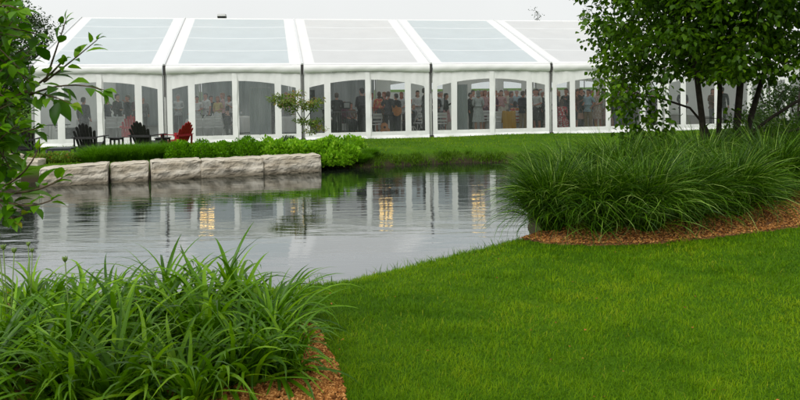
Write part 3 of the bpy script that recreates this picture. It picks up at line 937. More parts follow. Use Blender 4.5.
# chips of bark on the mulch
def chips(poly, n, lim):
    x0, y0 = poly.min(0); x1, y1 = poly.max(0)
    x, y = U(x0, x1, n), U(y0, y1, n)
    k = inside(x, y, poly) & lim(x, y); x, y = x[k], y[k]; N = len(x)
    z = height(x, y)+bed_rise(x, y)+.012
    a, t1, L, W_ = U(0, 6.28, N), U(-.5, .5, N), U(.005, .017, N), U(.003, .006, N)
    d = np.stack([np.cos(a), np.sin(a), np.sin(t1)], 1)*L[:, None]; s = np.stack([-np.sin(a), np.cos(a), U(-.5, .5, N)], 1)*W_[:, None]
    c = np.stack([x, y, z], 1); up = np.array([0, 0, .007])
    V = np.stack([c-d-s, c+d-s, c+d+s, c-d+s, c-d*.9-s*.8+up, c+d*.9-s*.8+up, c+d*.9+s*.8+up, c-d*.9+s*.8+up], 1).reshape(-1, 3)
    q = np.array([(4, 5, 6, 7), (0, 1, 5, 4), (1, 2, 6, 5), (2, 3, 7, 6), (3, 0, 4, 7)])
    Q = (q[None]+(np.arange(N)*8)[:, None, None]).reshape(-1, 4)
    tag(link('wood_chips', np_mesh('wood_chips', V, Q, mats=[M['chip']], tint=np.repeat(rng.random(N), 8), smooth=False)), 'loose brown bark chips on the mulch bed', 'mulch', kind='stuff')
chips(BED_R, 120000, lambda x, y: y < 9.6)
chips(BED_L, 110000, lambda x, y: x > -1.5)

# ------------------------------------------------------------------ plants
def bed_z(x, y): return h1(x, y) + float(bed_rise(np.array([x]), np.array([y]))[0])

def maiden_mesh(seed, n=2800, H=1.38, seg=8):
    global rng
    rng = np.random.default_rng(seed)
    r = .17*np.sqrt(rng.random(n)); a = U(0, 6.28, n)
    base = np.stack([r*np.cos(a), r*np.sin(a), np.zeros(n)], 1)
    az = a+U(-.7, .7, n)
    lean = rng.random(n)**.8
    el = 1.5-lean*.46*(.35+r/.17); dn = rng.random(n) < .18; el[dn] -= U(.2, .6, dn.sum())
    L = U(.62, 1.06, n)*H*(1-.12*lean)
    bend = U(.4, 1.5, n)+lean*1.0
    V, Q = straps(base, az, el, L, bend, U(.008, .0145, n), seg=seg, power=2.0, twist=U(-1.2, 1.2, n), peak=.4, tip=2.0, sway=U(-.5, .5, n))
    tint = np.clip(.40+rng.normal(0, .26, n), 0, .88); hl = rng.random(n) < .07; tint[hl] = U(.9, 1, hl.sum())
    me = np_mesh('blades', V, Q, mats=[M['maiden']], tint=per_blade(n, seg, 2, tint))
    c = MB()
    for i in range(26):
        x, y = random.gauss(0, .08), random.gauss(0, .08)
        c.tube([(x, y, -.03), (x*1.3, y*1.3, .12), (x*1.7, y*1.7, .26)], [.006, .005, .003], 5)
    return me, c.mesh('stems', M['bank'], True)
MAID = [maiden_mesh(11+i) for i in range(4)]
def maiden(px, dep, sc, label, i, x=None):
    p = atd(px, 200, dep)
    z = bed_z(p.x, p.y)
    o = empty('maiden_grass', (p.x, p.y, z), random.uniform(0, 6.28), label, 'ornamental grass', 'maiden grass clumps in the mulch bed')
    sc *= .84; o.scale = (sc, sc, sc*random.uniform(.94, 1.05))
    link('blades', MAID[i % 4][0], o); link('stems', MAID[i % 4][1], o)
maiden(553, 7.6, .88, 'dense arching maiden grass clump at the pond end of the mulch bed, leftmost', 0)
maiden(602, 7.4, .84, 'second maiden grass clump from the pond, front of the bed', 1)
maiden(645, 7.4, .86, 'middle maiden grass clump at the front of the mulch bed', 2)
maiden(688, 7.7, .86, 'maiden grass clump at the front of the bed, left of the tree trunks', 3)
maiden(731, 7.95, .88, 'maiden grass clump at the front of the bed, before the tree trunks', 0)
maiden(772, 8.75, .92, 'maiden grass clump at the front right where the bare bark mulch widens', 1)
maiden(808, 9.7, .92, 'rightmost maiden grass clump behind the bare bark mulch', 2)
maiden(574, 8.7, .96, 'maiden grass clump behind the first two clumps by the pond', 3)
maiden(618, 8.6, .96, 'maiden grass clump in the second row behind the middle clump', 1)
maiden(664, 8.7, .96, 'maiden grass clump in the second row, left of the tree', 2)
maiden(706, 9.4, .94, 'maiden grass clump in the second row close to the tree trunks', 0)
maiden(750, 10.6, .92, 'maiden grass clump in the second row right of the tree trunks', 3)
maiden(655, 12.6, .82, 'low grass clump behind the tree, leftmost of the back row', 1)
maiden(705, 13.2, .80, 'low grass clump behind the tree trunks', 2)
maiden(756, 12.8, 1.12, 'tall grass clump behind the tree, right of the trunks', 3)
maiden(790, 12.2, 1.2, 'tall grass clump behind the tree by the white daisies', 0)

# daylilies in the foreground
def lily_mesh(seed, n=130, seg=10):
    global rng
    rng = np.random.default_rng(seed)
    fan = rng.integers(0, 9, n)
    fx, fy, fa = U(-.16, .16, 9), U(-.16, .16, 9), U(0, 3.14, 9)
    sgn = np.where(rng.random(n) < .5, 0, math.pi)
    az = fa[fan]+sgn+U(-.45, .45, n)
    base = np.stack([fx[fan]+.02*np.cos(az), fy[fan]+.02*np.sin(az), np.zeros(n)], 1)
    inner = rng.random(n)
    el = 1.48-.45*inner-U(0, .15, n); low = rng.random(n) < .36; el[low] -= U(.3, .8, low.sum())
    V, Q = straps(base, az, el, U(.52, .92, n)*(1-.1*inner), U(.9, 2.5, n), U(.026, .043, n), seg=seg, fold=.34, power=2.1, twist=U(-.7, .7, n), peak=.35, tip=1.9, sway=U(-.35, .35, n))
    tint = np.clip(.45+rng.normal(0, .28, n), 0, 1)
    return np_mesh('leaves', V, Q, mats=[M['lily']], tint=per_blade(n, seg, 3, tint))
LILY = [lily_mesh(31+i) for i in range(4)]
def scape(h, lean, a):
    s = MB(); top = Vector((math.cos(a)*lean, math.sin(a)*lean, h))
    s.tube([(0, 0, 0), (top.x*.4, top.y*.4, h*.5), top], [.005, .0045, .004], 6)
    b_ = MB()
    for k in range(4):
        q = a+k*1.7; d = Vector((math.cos(q)*.4, math.sin(q)*.4, 1)).normalized()
        b_.tube([top, top+d*.012, top+d*.03, top+d*.045], [.004, .009, .008, .002], 7)
    return s, b_
def lily(px, dep, i, sc, label, scapes=()):
    p = atd(px, 300, dep)
    o = empty('daylily', (p.x, p.y, bed_z(p.x, p.y)), random.uniform(0, 6.28), label, 'daylily', 'daylily clumps in the foreground bed')
    o.scale = (sc*.99, sc*.99, sc*.93)
    link('leaves', LILY[i % 4], o)
    for h, ln, a in scapes:
        s, b_ = scape(h, ln, a)
        so = s.build('flower_stalk', M['bud'], o, smooth=True); b_.build('bud', M['bud'], so, smooth=True)
lily(-30, 3.45, 0, .74, 'daylily clump in the bottom left corner of the foreground bed')
lily(48, 3.35, 1, .74, 'strap-leaved daylily clump low in front, second from the left corner')
lily(118, 3.4, 2, .74, 'strap-leaved daylily clump low in front, third from the left corner')
lily(185, 3.4, 3, .72, 'strap-leaved daylily clump low in front, left of the bare bark mulch')
lily(240, 3.6, 0, .66, 'small daylily clump beside the bare bark mulch at the lawn edge')
lily(8, 3.95, 3, .78, 'daylily clump with upright budded stalks near the left edge', [(.98, .06, .3), (.92, .12, 2.2), (.86, .05, 4.0)])
lily(70, 3.9, 0, .80, 'daylily clump in the second row, left of centre', [(.80, .05, 1.0)])
lily(132, 3.95, 1, .82, 'daylily clump in the middle of the foreground bed')
lily(196, 4.0, 2, .82, 'daylily clump in the second row before the tallest leaves')
lily(262, 4.1, 0, .74, 'daylily clump arching over the lawn edge at the right of the bed')
lily(276, 3.75, 2, .62, 'small daylily clump leaning out over the bare bark mulch')
lily(30, 4.5, 2, .72, 'daylily clump at the back by the water, left', [(.80, .08, 5.0), (.76, .05, 2.5)])
lily(98, 4.5, 3, .76, 'daylily clump at the back by the water, left of the tallest leaves')
lily(160, 4.5, 0, .86, 'tallest daylily clump, standing against the water')
lily(216, 4.5, 1, .88, 'daylily clump at the back by the water, right of the tallest leaves')
lily(268, 4.6, 3, .74, 'rightmost daylily clump at the back, next to the lawn')

# edging grass and shrubs on the far bank
def edging_mesh(seed, n=1300, H=.56):
    global rng
    rng = np.random.default_rng(seed)
    r = .27*np.sqrt(rng.random(n)); a = U(0, 6.28, n)
    base = np.stack([r*np.cos(a), r*np.sin(a), np.zeros(n)], 1)
    V, Q = straps(base, a+U(-.8, .8, n), 1.5-r/.27*.45-U(0, .25, n), U(.6, 1.1, n)*H, U(.3, 1.5, n), U(.008, .014, n), seg=5, power=1.7, twist=U(-1, 1, n))
    return np_mesh('blades', V, Q, mats=[M['strip']], tint=per_blade(n, 5, 2, U(0, 1, n)))
EDG = [edging_mesh(51+i) for i in range(3)]
edge_names = ['leftmost clump of edging grass above the long low limestone block', 'second clump of edging grass from the left, above the long low block', 'clump of edging grass above the first dark gap between two blocks',
              'clump of edging grass over the short block, left of its middle', 'clump of edging grass over the middle of the short block', 'clump of edging grass before the right-hand black chair',
              'clump of edging grass just right of the right-hand black chair', 'clump of edging grass left of the red chair', 'rightmost clump of edging grass against the round green shrubs']
for i, nm in enumerate(edge_names):
    px = 95+i*9.6
    p = atd(px, 160, 19.6+.09*i+random.uniform(-.1, .1))
    o = link('edging_grass', EDG[i % 3]); o.location = (p.x, p.y, max(-.38, h1(p.x, p.y))); o.rotation_euler = (0, 0, i*1.3); o.scale = (1, 1, random.uniform(.92, 1.12))
    tag(o, nm, 'edging grass', 'edging grass clumps above the stone blocks')

def bush(name, px, dep, rx, ry, rz, n, size, mat, label, cat='shrub', group=None, lift=.0, tpl=LEAF6, up=.5, lumps=.3, zc=None, wid=(.7, 1.1), stems=7):
    p = atd(px, 150, dep); z = max(-.40 if px < 324 else -.64, h1(p.x, p.y))+lift
    o = empty(name, (p.x, p.y, z), 0, label, cat, group)
    a = rng.normal(size=(n, 3)); a /= np.linalg.norm(a, axis=1, keepdims=True); a[:, 2] = np.abs(a[:, 2])
    rad = rng.random(n)**.28
    lump = 1+lumps*vnoise(a, 2.4, px*.1)+.4*lumps*vnoise(a, 6, px*.3)
    P = a*(rad*lump)[:, None]*np.array([rx, ry, rz])
    D = a+rng.normal(size=(n, 3))*.55+np.array([0, 0, up]); N_ = rng.normal(size=(n, 3))*.5+np.array([0, 0, 1])
    tint = np.clip(.5+.5*vnoise(P, 5/max(rx, .3)*.6, 3)+U(-.3, .3, n), 0, 1)
    V, Q, T, tt = scatter_leaves(P, D, N_, U(.7, 1.25, n)*size, U(*wid, n), tpl, tint)
    link('foliage', np_mesh('foliage', V, Q, T, mats=[M[mat]], tint=tt), o)
    s = MB()
    for i in range(stems):
        q = random.uniform(0, 6.28); d = random.uniform(.3, .8)
        s.tube([(0, 0, -.03), (math.cos(q)*d*rx*.4, math.sin(q)*d*ry*.4, rz*.4), (math.cos(q)*d*rx, math.sin(q)*d*ry, rz*.75)], [.012, .008, .004], 5)
    s.build('stem', M['twig'], o, smooth=True)
    return o
G1 = 'shrubs along the far bank'
bush('round_shrub', 181, 19.95, .46, .45, .52, 2600, .055, 'box', 'leftmost rounded green shrub, in front of the red chair', group=G1, lumps=.2)
bush('round_shrub', 201, 20.1, .48, .45, .56, 2600, .055, 'box', 'rounded green shrub just right of the red chair', group=G1, lumps=.22)
bush('round_shrub', 222, 20.3, .46, .45, .52, 2600, .055, 'box', 'third rounded green shrub from the left, above the chipped block', group=G1, lumps=.2)
bush('round_shrub', 247, 20.4, .52, .5, .62, 3000, .055, 'box', 'tallest rounded green shrub above the wide limestone block', group=G1, lumps=.2)
bush('lime_shrub', 273, 20.6, .50, .5, .55, 1500, .10, 'lime', 'lime green leafy shrub left above the rightmost block', group=G1)
bush('lime_shrub', 297, 20.7, .52, .5, .50, 1500, .10, 'lime', 'lime green leafy shrub below the little maple', group=G1)
bush('lime_shrub', 318, 20.8, .46, .5, .46, 1300, .10, 'lime', 'lime green leafy shrub where the stone wall ends', group=G1)
bush('lime_shrub', 330, 20.75, .50, .42, .66, 1500, .11, 'lime', 'broad-leaved lime shrub spilling down to the water', group=G1)
bush('lime_shrub', 325, 20.42, .36, .26, .42, 900, .10, 'lime', 'low lime shrub touching the water beside the last block', group=G1)
bush('lime_shrub', 340, 20.5, .36, .26, .38, 900, .10, 'lime', 'low lime shrub overhanging the water left of the lawn bank', group=G1)
bush('lime_shrub', 348, 20.85, .42, .38, .52, 1200, .10, 'lime', 'small lime shrub at the lawn end of the planting', group=G1)
bush('lime_shrub', 352, 22.3, .42, .4, .42, 900, .09, 'lime', 'small loose shrub against the marquee wall right of the maple', group=G1)
bush('lime_shrub', 333, 22.5, .40, .4, .38, 800, .09, 'lime', 'low shrub against the marquee wall under the dark-suited man', group=G1)
bush('juniper', 288, 22.0, .44, .4, .48, 2600, .07, 'juniper', 'dark green mounded juniper at the foot of the maple', 'shrub', G1, wid=(.2, .35), lumps=.15)
bush('juniper', 316, 22.0, .55, .4, .34, 2000, .07, 'juniper', 'low spreading juniper right of the maple trunk', 'shrub', G1, wid=(.2, .35))
for i, (px, dep, nm) in enumerate([(38, 19.2, 'leftmost reddish sedum cushion behind the long low block'), (52, 19.4, 'middle reddish sedum cushion behind the long low block'), (68, 19.5, 'green sedum cushion before the dark footstool'), (82, 19.7, 'sedum cushion beside the leftmost edging grass')]):
    bush('sedum', px, dep, .36, .32, .24, 900, .06, 'sedum', nm, 'plant', 'sedum cushions behind the stone blocks')
# grassy tufts that close the planting on the right
for i, (px, dep, sc, nm) in enumerate([(360, 20.9, .75, 'edging grass tuft where the planting meets the lawn'), (340, 21.6, .8, 'edging grass tuft among the lime shrubs'), (325, 21.7, .8, 'edging grass tuft behind the broad-leaved lime shrub'), (371, 21.3, .55, 'small edging grass tuft out on the lawn bank')]):
    p = atd(px, 160, dep); o = link('edging_grass', EDG[i % 3]); o.location = (p.x, p.y, h1(p.x, p.y)); o.rotation_euler = (0, 0, i*2.1); o.scale = (sc,)*3
    tag(o, nm, 'edging grass', 'edging grass tufts at the end of the planting')

# ------------------------------------------------------------------ trees grown towards clusters of foliage
def grow_tree(trunks, clusters, rtip=.006, rmax=.1, sag=.05, expo=2.3):
    """trunks: polylines of points; clusters: foliage points, each joined to the nearest limb"""
    nodes, par = [], []
    for pl in trunks:
        pr = -1
        for i in range(len(pl)-1):
            for f in (np.arange(3)/3 if i < len(pl)-2 else np.arange(4)/3):
                nodes.append(np.array(pl[i])*(1-f)+np.array(pl[i+1])*f); par.append(pr); pr = len(nodes)-1
    core = np.array(nodes)
    dist = [np.min(np.linalg.norm(core-np.array(c), axis=1)) for c in clusters]
    order = np.argsort(dist); ntr = len(nodes)
    tips = {}
    for ci in order:
        c = np.array(clusters[ci]); A = np.array(nodes)
        v = c-A; d = np.linalg.norm(v, axis=1)
        d = d + .9*np.maximum(0, -v[:, 2]-.1)      # limbs rise towards their tips
        j = int(np.argmin(d)); a = A[j]; L = np.linalg.norm(c-a)
        k = max(2, int(L/.22)); pr = j
        for i in range(1, k+1):
            f = i/k
            q = a*(1-f)+c*f; q[2] += sag*L*math.sin(f*math.pi)*(1 if random.random() < .8 else -1)
            if i < k: q = q+rng.normal(size=3)*.03*L
            nodes.append(q); par.append(pr); pr = len(nodes)-1
        tips[ci] = pr
    n = len(nodes); load = np.zeros(n)
    haskid = np.zeros(n, bool)
    for i in range(n):
        if par[i] >= 0: haskid[par[i]] = True
    for i in range(n-1, -1, -1):
        if not haskid[i]: load[i] += 1
        if par[i] >= 0: load[par[i]] += load[i]
    rad = rtip*np.maximum(load, 1)**(1/expo)
    rad = np.minimum(rad, rmax)
    return np.array(nodes), np.array(par), rad, tips, ntr
def limbs_mesh(name, nodes, par, rad, mat, n=6, flare=None, i0=0, i1=None):
    mb = MB(); used = set(); N = len(nodes)
    kids = {}
    for i in range(N): kids.setdefault(par[i], []).append(i)
    done = np.zeros(N, bool)
    for i in range(N):
        if done[i]: continue
        if par[i] >= 0 and not done[par[i]]: continue
        chain = [par[i]] if par[i] >= 0 else []
        j = i
        while True:
            chain.append(j); done[j] = True
            ch = [c for c in kids.get(j, []) if not done[c]]
            if not ch: break
            j = max(ch, key=lambda c: rad[c])
        if len(chain) < 2: continue
        r = [rad[q] for q in chain]
        if par[i] >= 0: r[0] = min(r[0], r[1]*1.15)
        mb.tube([nodes[q] for q in chain], r, n if max(r) > .02 else 4)
    return mb.mesh(name, mat, True)

# the multi-stemmed tree in the bed
def tp(px, py, d): p = atd(px, py, d); return np.array(p)
trunks = [
    [tp(705, 158, 10.7), tp(704, 138, 10.7), tp(702, 118, 10.65), tp(698, 85, 10.6), tp(693, 50, 10.5), tp(684, 5, 10.4), tp(672, -50, 10.3), tp(664, -110, 10.3)],
    [tp(720, 158, 10.95), tp(719, 125, 10.95), tp(720, 90, 11.0), tp(717, 50, 11.1), tp(712, 0, 11.2), tp(708, -70, 11.3), tp(706, -150, 11.3)],
    [tp(737, 159, 10.8), tp(737, 125, 10.8), tp(740, 88, 10.8), tp(743, 50, 10.85), tp(748, 0, 10.9), tp(756, -70, 11.0), tp(758, -160, 11.0)],
    [tp(741, 159, 11.0), tp(748, 128, 11.1), tp(756, 100, 11.2), tp(765, 70, 11.3), tp(778, 30, 11.4), tp(794, -20, 11.6), tp(806, -90, 11.7)],
    [tp(745, 150, 10.8), tp(755, 130, 10.6), tp(772, 117, 10.5), tp(796, 102, 10.3), tp(826, 88, 10.2), tp(846, 60, 10.2)],
    [tp(747, 150, 10.9), tp(760, 138, 10.6), tp(790, 131, 10.4), tp(812, 126, 10.3), tp(836, 112, 10.2)],
    [tp(714, 152, 10.9), tp(711, 140, 10.95), tp(706, 127, 11.0), tp(690, 108, 11.0), tp(660, 98, 10.7), tp(630, 95, 10.4)],
]
cl = []
C0 = tp(722, -20, 11.0); RX, RY, RZ = 2.25, 2.2, 2.9
def crown_ok(p):
    q = (p-C0)/np.array([RX, RY, RZ]); r = np.linalg.norm(q)
    return r < 1 + .16*mnoise.noise((p[0]*.9, p[1]*.9, p[2]*.9))
while len(cl) < 900:
    q = rng.normal(size=3); q /= np.linalg.norm(q); p = C0+q*np.array([RX, RY, RZ])*(rng.random()**.42)
    d = p[1]
    pyy = 114 - (p[2]-1.6)/d*FPX - 26           # height in terms of slope seen from the eye
    if p[2] < 1.32 + .22*mnoise.noise((p[0]*1.3, p[1], 2)) + (.42 if p[0] > 3.9 else 0): continue
    if mnoise.noise((p[0]*1.5, p[1]*1.5, p[2]*1.5+5)) < -.38: continue
    if crown_ok(p): cl.append(p)
# low drooping sprays on the left
for px, py, d in [(637, 92, 10.2), (622, 100, 10.2), (648, 102, 10.1), (630, 112, 10.1), (618, 92, 10.3), (650, 118, 10.1), (643, 128, 10.2), (634, 134, 10.2), (640, 140, 10.25), (662, 120, 10.3), (728, 120, 10.4), (612, 85, 10.4), (655, 132, 10.2)]:
    cl.append(tp(px, py, d))
nd, par, rad, tips, ntr = grow_tree(trunks, cl, .0045, .085, .04, 2.35)
# the main stems keep a real girth
for i in range(ntr): rad[i] = max(rad[i], .02)
tree = empty('tree', (0, 0, 0), 0, 'multi-stemmed broadleaf tree with a dark dense crown in the mulch bed', 'tree')
tz = tp(715, 150, 10.9); tree.location = (tz[0], tz[1], bed_z(tz[0], tz[1]))
TL = np.array(tree.location)
# each stem its own part
stem_of = np.full(len(nd), -1); cur = -1
for i in range(len(nd)):
    if par[i] < 0: cur += 1; stem_of[i] = cur
    else: stem_of[i] = stem_of[par[i]]
for sidx in range(cur+1):
    idx = np.where(stem_of == sidx)[0]; mp = {int(a): b_ for b_, a in enumerate(idx)}
    r_ = rad[idx].copy(); pl = np.array([mp.get(int(par[a]), -1) for a in idx])
    # flare at the foot
    P_ = nd[idx]-TL
    girth = [.053, .043, .060, .051, .029, .024, .022][sidx]
    along = np.zeros(len(idx))
    isn = idx < ntr
    zs = nd[idx][:, 2]; z0 = zs[isn].min(); z1 = zs[isn].max()
    g_ = girth*(1-.72*np.clip((zs-z0)/(max(z1-z0, 2.5)), 0, 1))*(1+.25*np.exp(-(zs-z0)/.12))
    r_[isn] = g_[isn]
    r_ = np.minimum(r_, girth*1.3)
    link('trunk', limbs_mesh('trunk', P_, pl, r_, M['bark'], 9), tree)
def leaf_sprays(clusters, tipsP, per, spread, size, droop, rand, tpl, flat=.6, widths=(.8, 1.1)):
    Ps, Ds, Ns, S, Tn = [], [], [], [], []
    for c in clusters:
        k = max(3, int(rng.normal(per, per*.2)))
        ct = U(-.25, .25, 1)[0]
        o = rng.normal(size=(k, 3)); o /= np.linalg.norm(o, axis=1, keepdims=True)
        o = o*(rng.random(k)**.5)[:, None]*spread*np.array([1, 1, flat])
        Ps.append(c+o); dd = o/spread*1.0+rng.normal(size=(k, 3))*.5; dd[:, 2] -= droop
        Ds.append(dd); nn = rng.normal(size=(k, 3))*rand; nn[:, 2] += 1; Ns.append(nn)
        S.append(U(.65, 1.2, k)*size); Tn.append(np.clip(.45+ct+U(-.3, .35, k), 0, 1))
    P, D, N_, S, Tn = map(np.concatenate, (Ps, Ds, Ns, S, Tn))
    return scatter_leaves(P, D, N_, S, U(*widths, len(P)), tpl, Tn)
V, Q, T, tt = leaf_sprays(np.array(cl)-TL, None, 50, .30, .090, .7, .5, LEAF6, .7, (.8, 1.2))
link('crown', np_mesh('crown', V, Q, T, mats=[M['tree']], tint=tt), tree)

# little maple before the marquee
mt = [tp(303, 139, 22.2), tp(303, 128, 22.2), tp(301, 118, 22.15), tp(296, 110, 22.1), tp(288, 103, 22.1)]
mt2 = [tp(302, 124, 22.2), tp(307, 117, 22.2), tp(312, 110, 22.2), tp(316, 102, 22.2)]
mcl = [tp(px, py, d) for px, py, d in [(274, 98, 22), (281, 97, 22.1), (288, 101, 21.9), (294, 100, 22.3), (300, 103, 22), (306, 104, 22.2), (312, 103, 22), (318, 100, 22.3), (297, 94, 22.1), (285, 104, 22.2), (291, 106, 22), (304, 108, 22.4), (314, 107, 22), (306, 122, 22), (313, 124, 22.1), (320, 128, 22.1), (300, 120, 22.2), (310, 131, 22), (290, 111, 22.1), (279, 102, 21.9), (317, 121, 22.3)]]
nd, par, rad, tips, ntr = grow_tree([mt, mt2], mcl, .006, .05, .03)
mo = empty('small_maple', (mt[0][0], mt[0][1], h1(mt[0][0], mt[0][1])), 0, 'little layered maple with bronze leaf tips growing before the marquee wall', 'tree')
ML = np.array(mo.location)
link('trunk', limbs_mesh('trunk', nd-ML, par, rad*1.2, M['bark'], 7), mo)
V, Q, T, tt = leaf_sprays(np.array(mcl)-ML, None, 95, .27, .075, .3, .35, LEAF6, .42, (.8, 1.2))
link('crown', np_mesh('crown', V, Q, T, mats=[M['maple']], tint=tt), mo)

# dark trees and hedges further off
def far_tree(px, pytop, dep, rx, rz, n, per, size, label, cz=None, group='trees beyond the marquee', ry=None, trunk_r=.16):
    top = atd(px, pytop, dep); b_ = (top.x, top.y, h1(top.x, top.y))
    zc = top.z-rz
    ry = ry or rx
    cl_ = []
    while len(cl_) < n:
        q = rng.normal(size=3); q /= np.linalg.norm(q); p = q*np.array([rx, ry, rz])*(rng.random()**.4)
        p = p*(1+.25*mnoise.noise(tuple(q*2.2+px)))
        if mnoise.noise(tuple(p*.9+px)) < -.3: continue
        cl_.append(np.array([0, 0, zc-b_[2]])+p)
    tr = [np.array([0, 0, -.05]), np.array([.03, .0, max(.4, zc-b_[2]-rz*.7)]), np.array([-.05, .05, zc-b_[2]]), np.array([0, 0, zc-b_[2]+rz*.7])]
    nd, par, rad, tips, ntr = grow_tree([tr], cl_, .012, trunk_r, .04)
    o = empty('broadleaf_tree', b_, 0, label, 'tree', group)
    link('trunk', limbs_mesh('trunk', nd, par, rad, M['bark'], 6), o)
    V, Q, T, tt = leaf_sprays(cl_, None, per, size*3.2, size, .3, .8, LEAF4, .8)
    link('crown', np_mesh('crown', V, Q, T, mats=[M['dark_tree']], tint=tt), o)
    return o
far_tree(10, -8, 44, 2.7, 3.4, 190, 60, .17, 'dark broadleaf tree rising behind the left end of the marquee')
far_tree(-32, 2, 46, 3.0, 3.6, 120, 55, .18, 'dark broadleaf tree left of the tree behind the marquee end')
far_tree(538, 6, 62, .55, 2.6, 26, 24, .16, 'slender treetop showing just above the marquee ridge')
far_tree(584, 10, 62, .9, 2.2, 30, 30, .16, 'small rounded treetop above the ridge, close to the big tree')
far_tree(800, 78, 17.5, 1.5, 1.25, 150, 45, .10, 'dark bushy tree behind the right edge of the mulch bed', group='dark bushes right of the bed')
far_tree(862, 60, 17.0, 1.7, 1.4, 90, 45, .10, 'dark bushy tree further right behind the mulch bed', group='dark bushes right of the bed')
far_tree(2, 44, 29, 1.25, 2.4, 150, 50, .12, 'dark tree beside the left corner of the marquee', group='dark trees left of the marquee')
far_tree(-52, 36, 28, 1.5, 2.6, 150, 50, .12, 'taller dark tree left of the marquee corner', group='dark trees left of the marquee')
# far treeline that closes the view behind everything
# pole lamp behind the ridge
pl = atd(222, 17, 58)
lp = empty('street_lamp', (pl.x, pl.y, h1(pl.x, pl.y)), 0, 'box-headed pole lamp whose head shows above the marquee ridge', 'lamp post')
H_ = pl.z-lp.location.z
a = MB(); a.tube([(0, 0, 0), (0, 0, H_-.3)], [.09, .06], 8); a.build('pole', M['steel'], lp, smooth=True)
a = MB(); a.box((0, 0, H_+.14), (.68, .5, .20), taper=.92); hd = a.build('lamp_head', M['alu'], lp, bevel=.02)
a = MB(); a.box((0, 0, H_-.04), (.62, .44, .14), taper=1.1); a.tube([(0, 0, H_-.34), (0, 0, H_-.1)], [.07, .10], 8); a.build('lamp_housing', M['black_plastic'], lp)
# white daisies behind the tree
for i, (px, dep) in enumerate([(762, 11.7), (770, 11.6), (778, 11.75)]):
    p = atd(px, 128, dep); z = bed_z(p.x, p.y)
    o = empty('daisy_plant', (p.x, p.y, z), 0, ['leftmost tuft of white daisies behind the tree trunks', 'middle tuft of white daisies behind the tree trunks', 'rightmost tuft of white daisies behind the tree trunks'][i], 'flowers', 'white daisies behind the tree')
    s, f = MB(), MB()
    for k in range(9):
        h = random.uniform(.75, 1.12); t = Vector((random.gauss(0, .10), random.gauss(0, .10), h)); s.tube([(t.x*.3, t.y*.3, 0), (t.x*.7, t.y*.7, h*.6), t], [.004, .003, .003], 4)
        for q in np.linspace(0, 2*math.pi, 9)[:-1]:
            d = Vector((math.cos(q), math.sin(q), .3))*.028; w_ = Vector((-math.sin(q), math.cos(q), 0))*.009
            f.quad(t, t+d*.6+w_, t+d, t+d*.6-w_)
    s.build('stem', M['bank'], o); f.build('blossom', M['petal'], o)

# ------------------------------------------------------------------ leafy shrub close on the left
sh = empty('leafy_shrub', (-2.0, 2.5, h1(-2.0, 2.5)), 0, 'leafy green shrub reaching in from the left edge close to the camera', 'shrub')
SL = np.array(sh.location)
sb = MB(); LP, LD, LN, LS, LT = [], [], [], [], []
def bez(a, b_, c, n=10):
    t = np.linspace(0, 1, n)[:, None]
    return (1-t)**2*a+2*t*(1-t)*b_+t*t*c
def twig(pts, r0, r1, gap=.045, size=.075, start=.25, droop=.35, part=None, up=0.0):
    pts = np.array(pts); (part or sb).tube([p-SL for p in pts], list(np.linspace(r0, r1, len(pts))), 5)
    seg = np.linalg.norm(pts[1:]-pts[:-1], axis=1); cum = np.concatenate([[0], np.cumsum(seg)]); L = cum[-1]
    s = L*start; k = 0; spin = random.uniform(0, 3)
    while s < L:
        i = min(np.searchsorted(cum, s)-1, len(seg)-1); i = max(i, 0); f = (s-cum[i])/seg[i]
        p = pts[i]*(1-f)+pts[i+1]*f; t = (pts[i+1]-pts[i])/seg[i]
        x = np.cross(t, [0, 0, 1.0]); x /= max(np.linalg.norm(x), 1e-6); y = np.cross(x, t)
        for sg in (1, -1):
            if random.random() < .12: continue
            a = spin+k*math.pi/2*.75
            o_ = (x*math.cos(a)+y*math.sin(a)*.5)*sg
            d = o_+t*random.uniform(.4, 1.1)+np.array([0, 0, -droop*random.uniform(.3, 1.5)+up])
            d /= np.linalg.norm(d)
            LP.append(p+d*.012); LD.append(d); n_ = np.array([random.gauss(0, .35), random.gauss(0, .35), 1.0]); LN.append(n_)
            LS.append(size*random.uniform(.65, 1.2)*(1 if s < L*.85 else .7)); LT.append(np.clip(random.gauss(.45, .25), 0, .92))
        s += gap*random.uniform(.8, 1.3); k += 1
    d = (pts[-1]-pts[-2]); d /= np.linalg.norm(d)
    for q in (-.3, .3):
        LP.append(pts[-1]); LD.append(d+np.array([q, 0, random.uniform(-.2, .4)])); LN.append(np.array([random.gauss(0, .4), -.3, 1])); LS.append(size*.6); LT.append(random.uniform(.4, .98))
g0 = SL+np.array([0, 0, 0])
mains = []
for (a, b_, c, r) in [(g0, tp(-190, 150, 2.5), tp(-60, 30, 2.4), .018), (g0+np.array([.08, .1, 0]), tp(-150, 200, 2.6), tp(-30, 110, 2.45), .016), (g0+np.array([.1, -.1, 0]), tp(-130, 260, 2.4), tp(-20, 190, 2.3), .014), (g0+np.array([-.1, .1, 0]), tp(-260, 50, 2.8), tp(-90, -70, 2.7), .018), (g0+np.array([0, .2, 0]), tp(-200, 170, 3.0), tp(-40, 70, 2.9), .016)]:
    pts = bez(a, b_, c, 14); mains.append(pts); sb.tube([p-SL for p in pts], list(np.linspace(r, .006, 14)), 7)
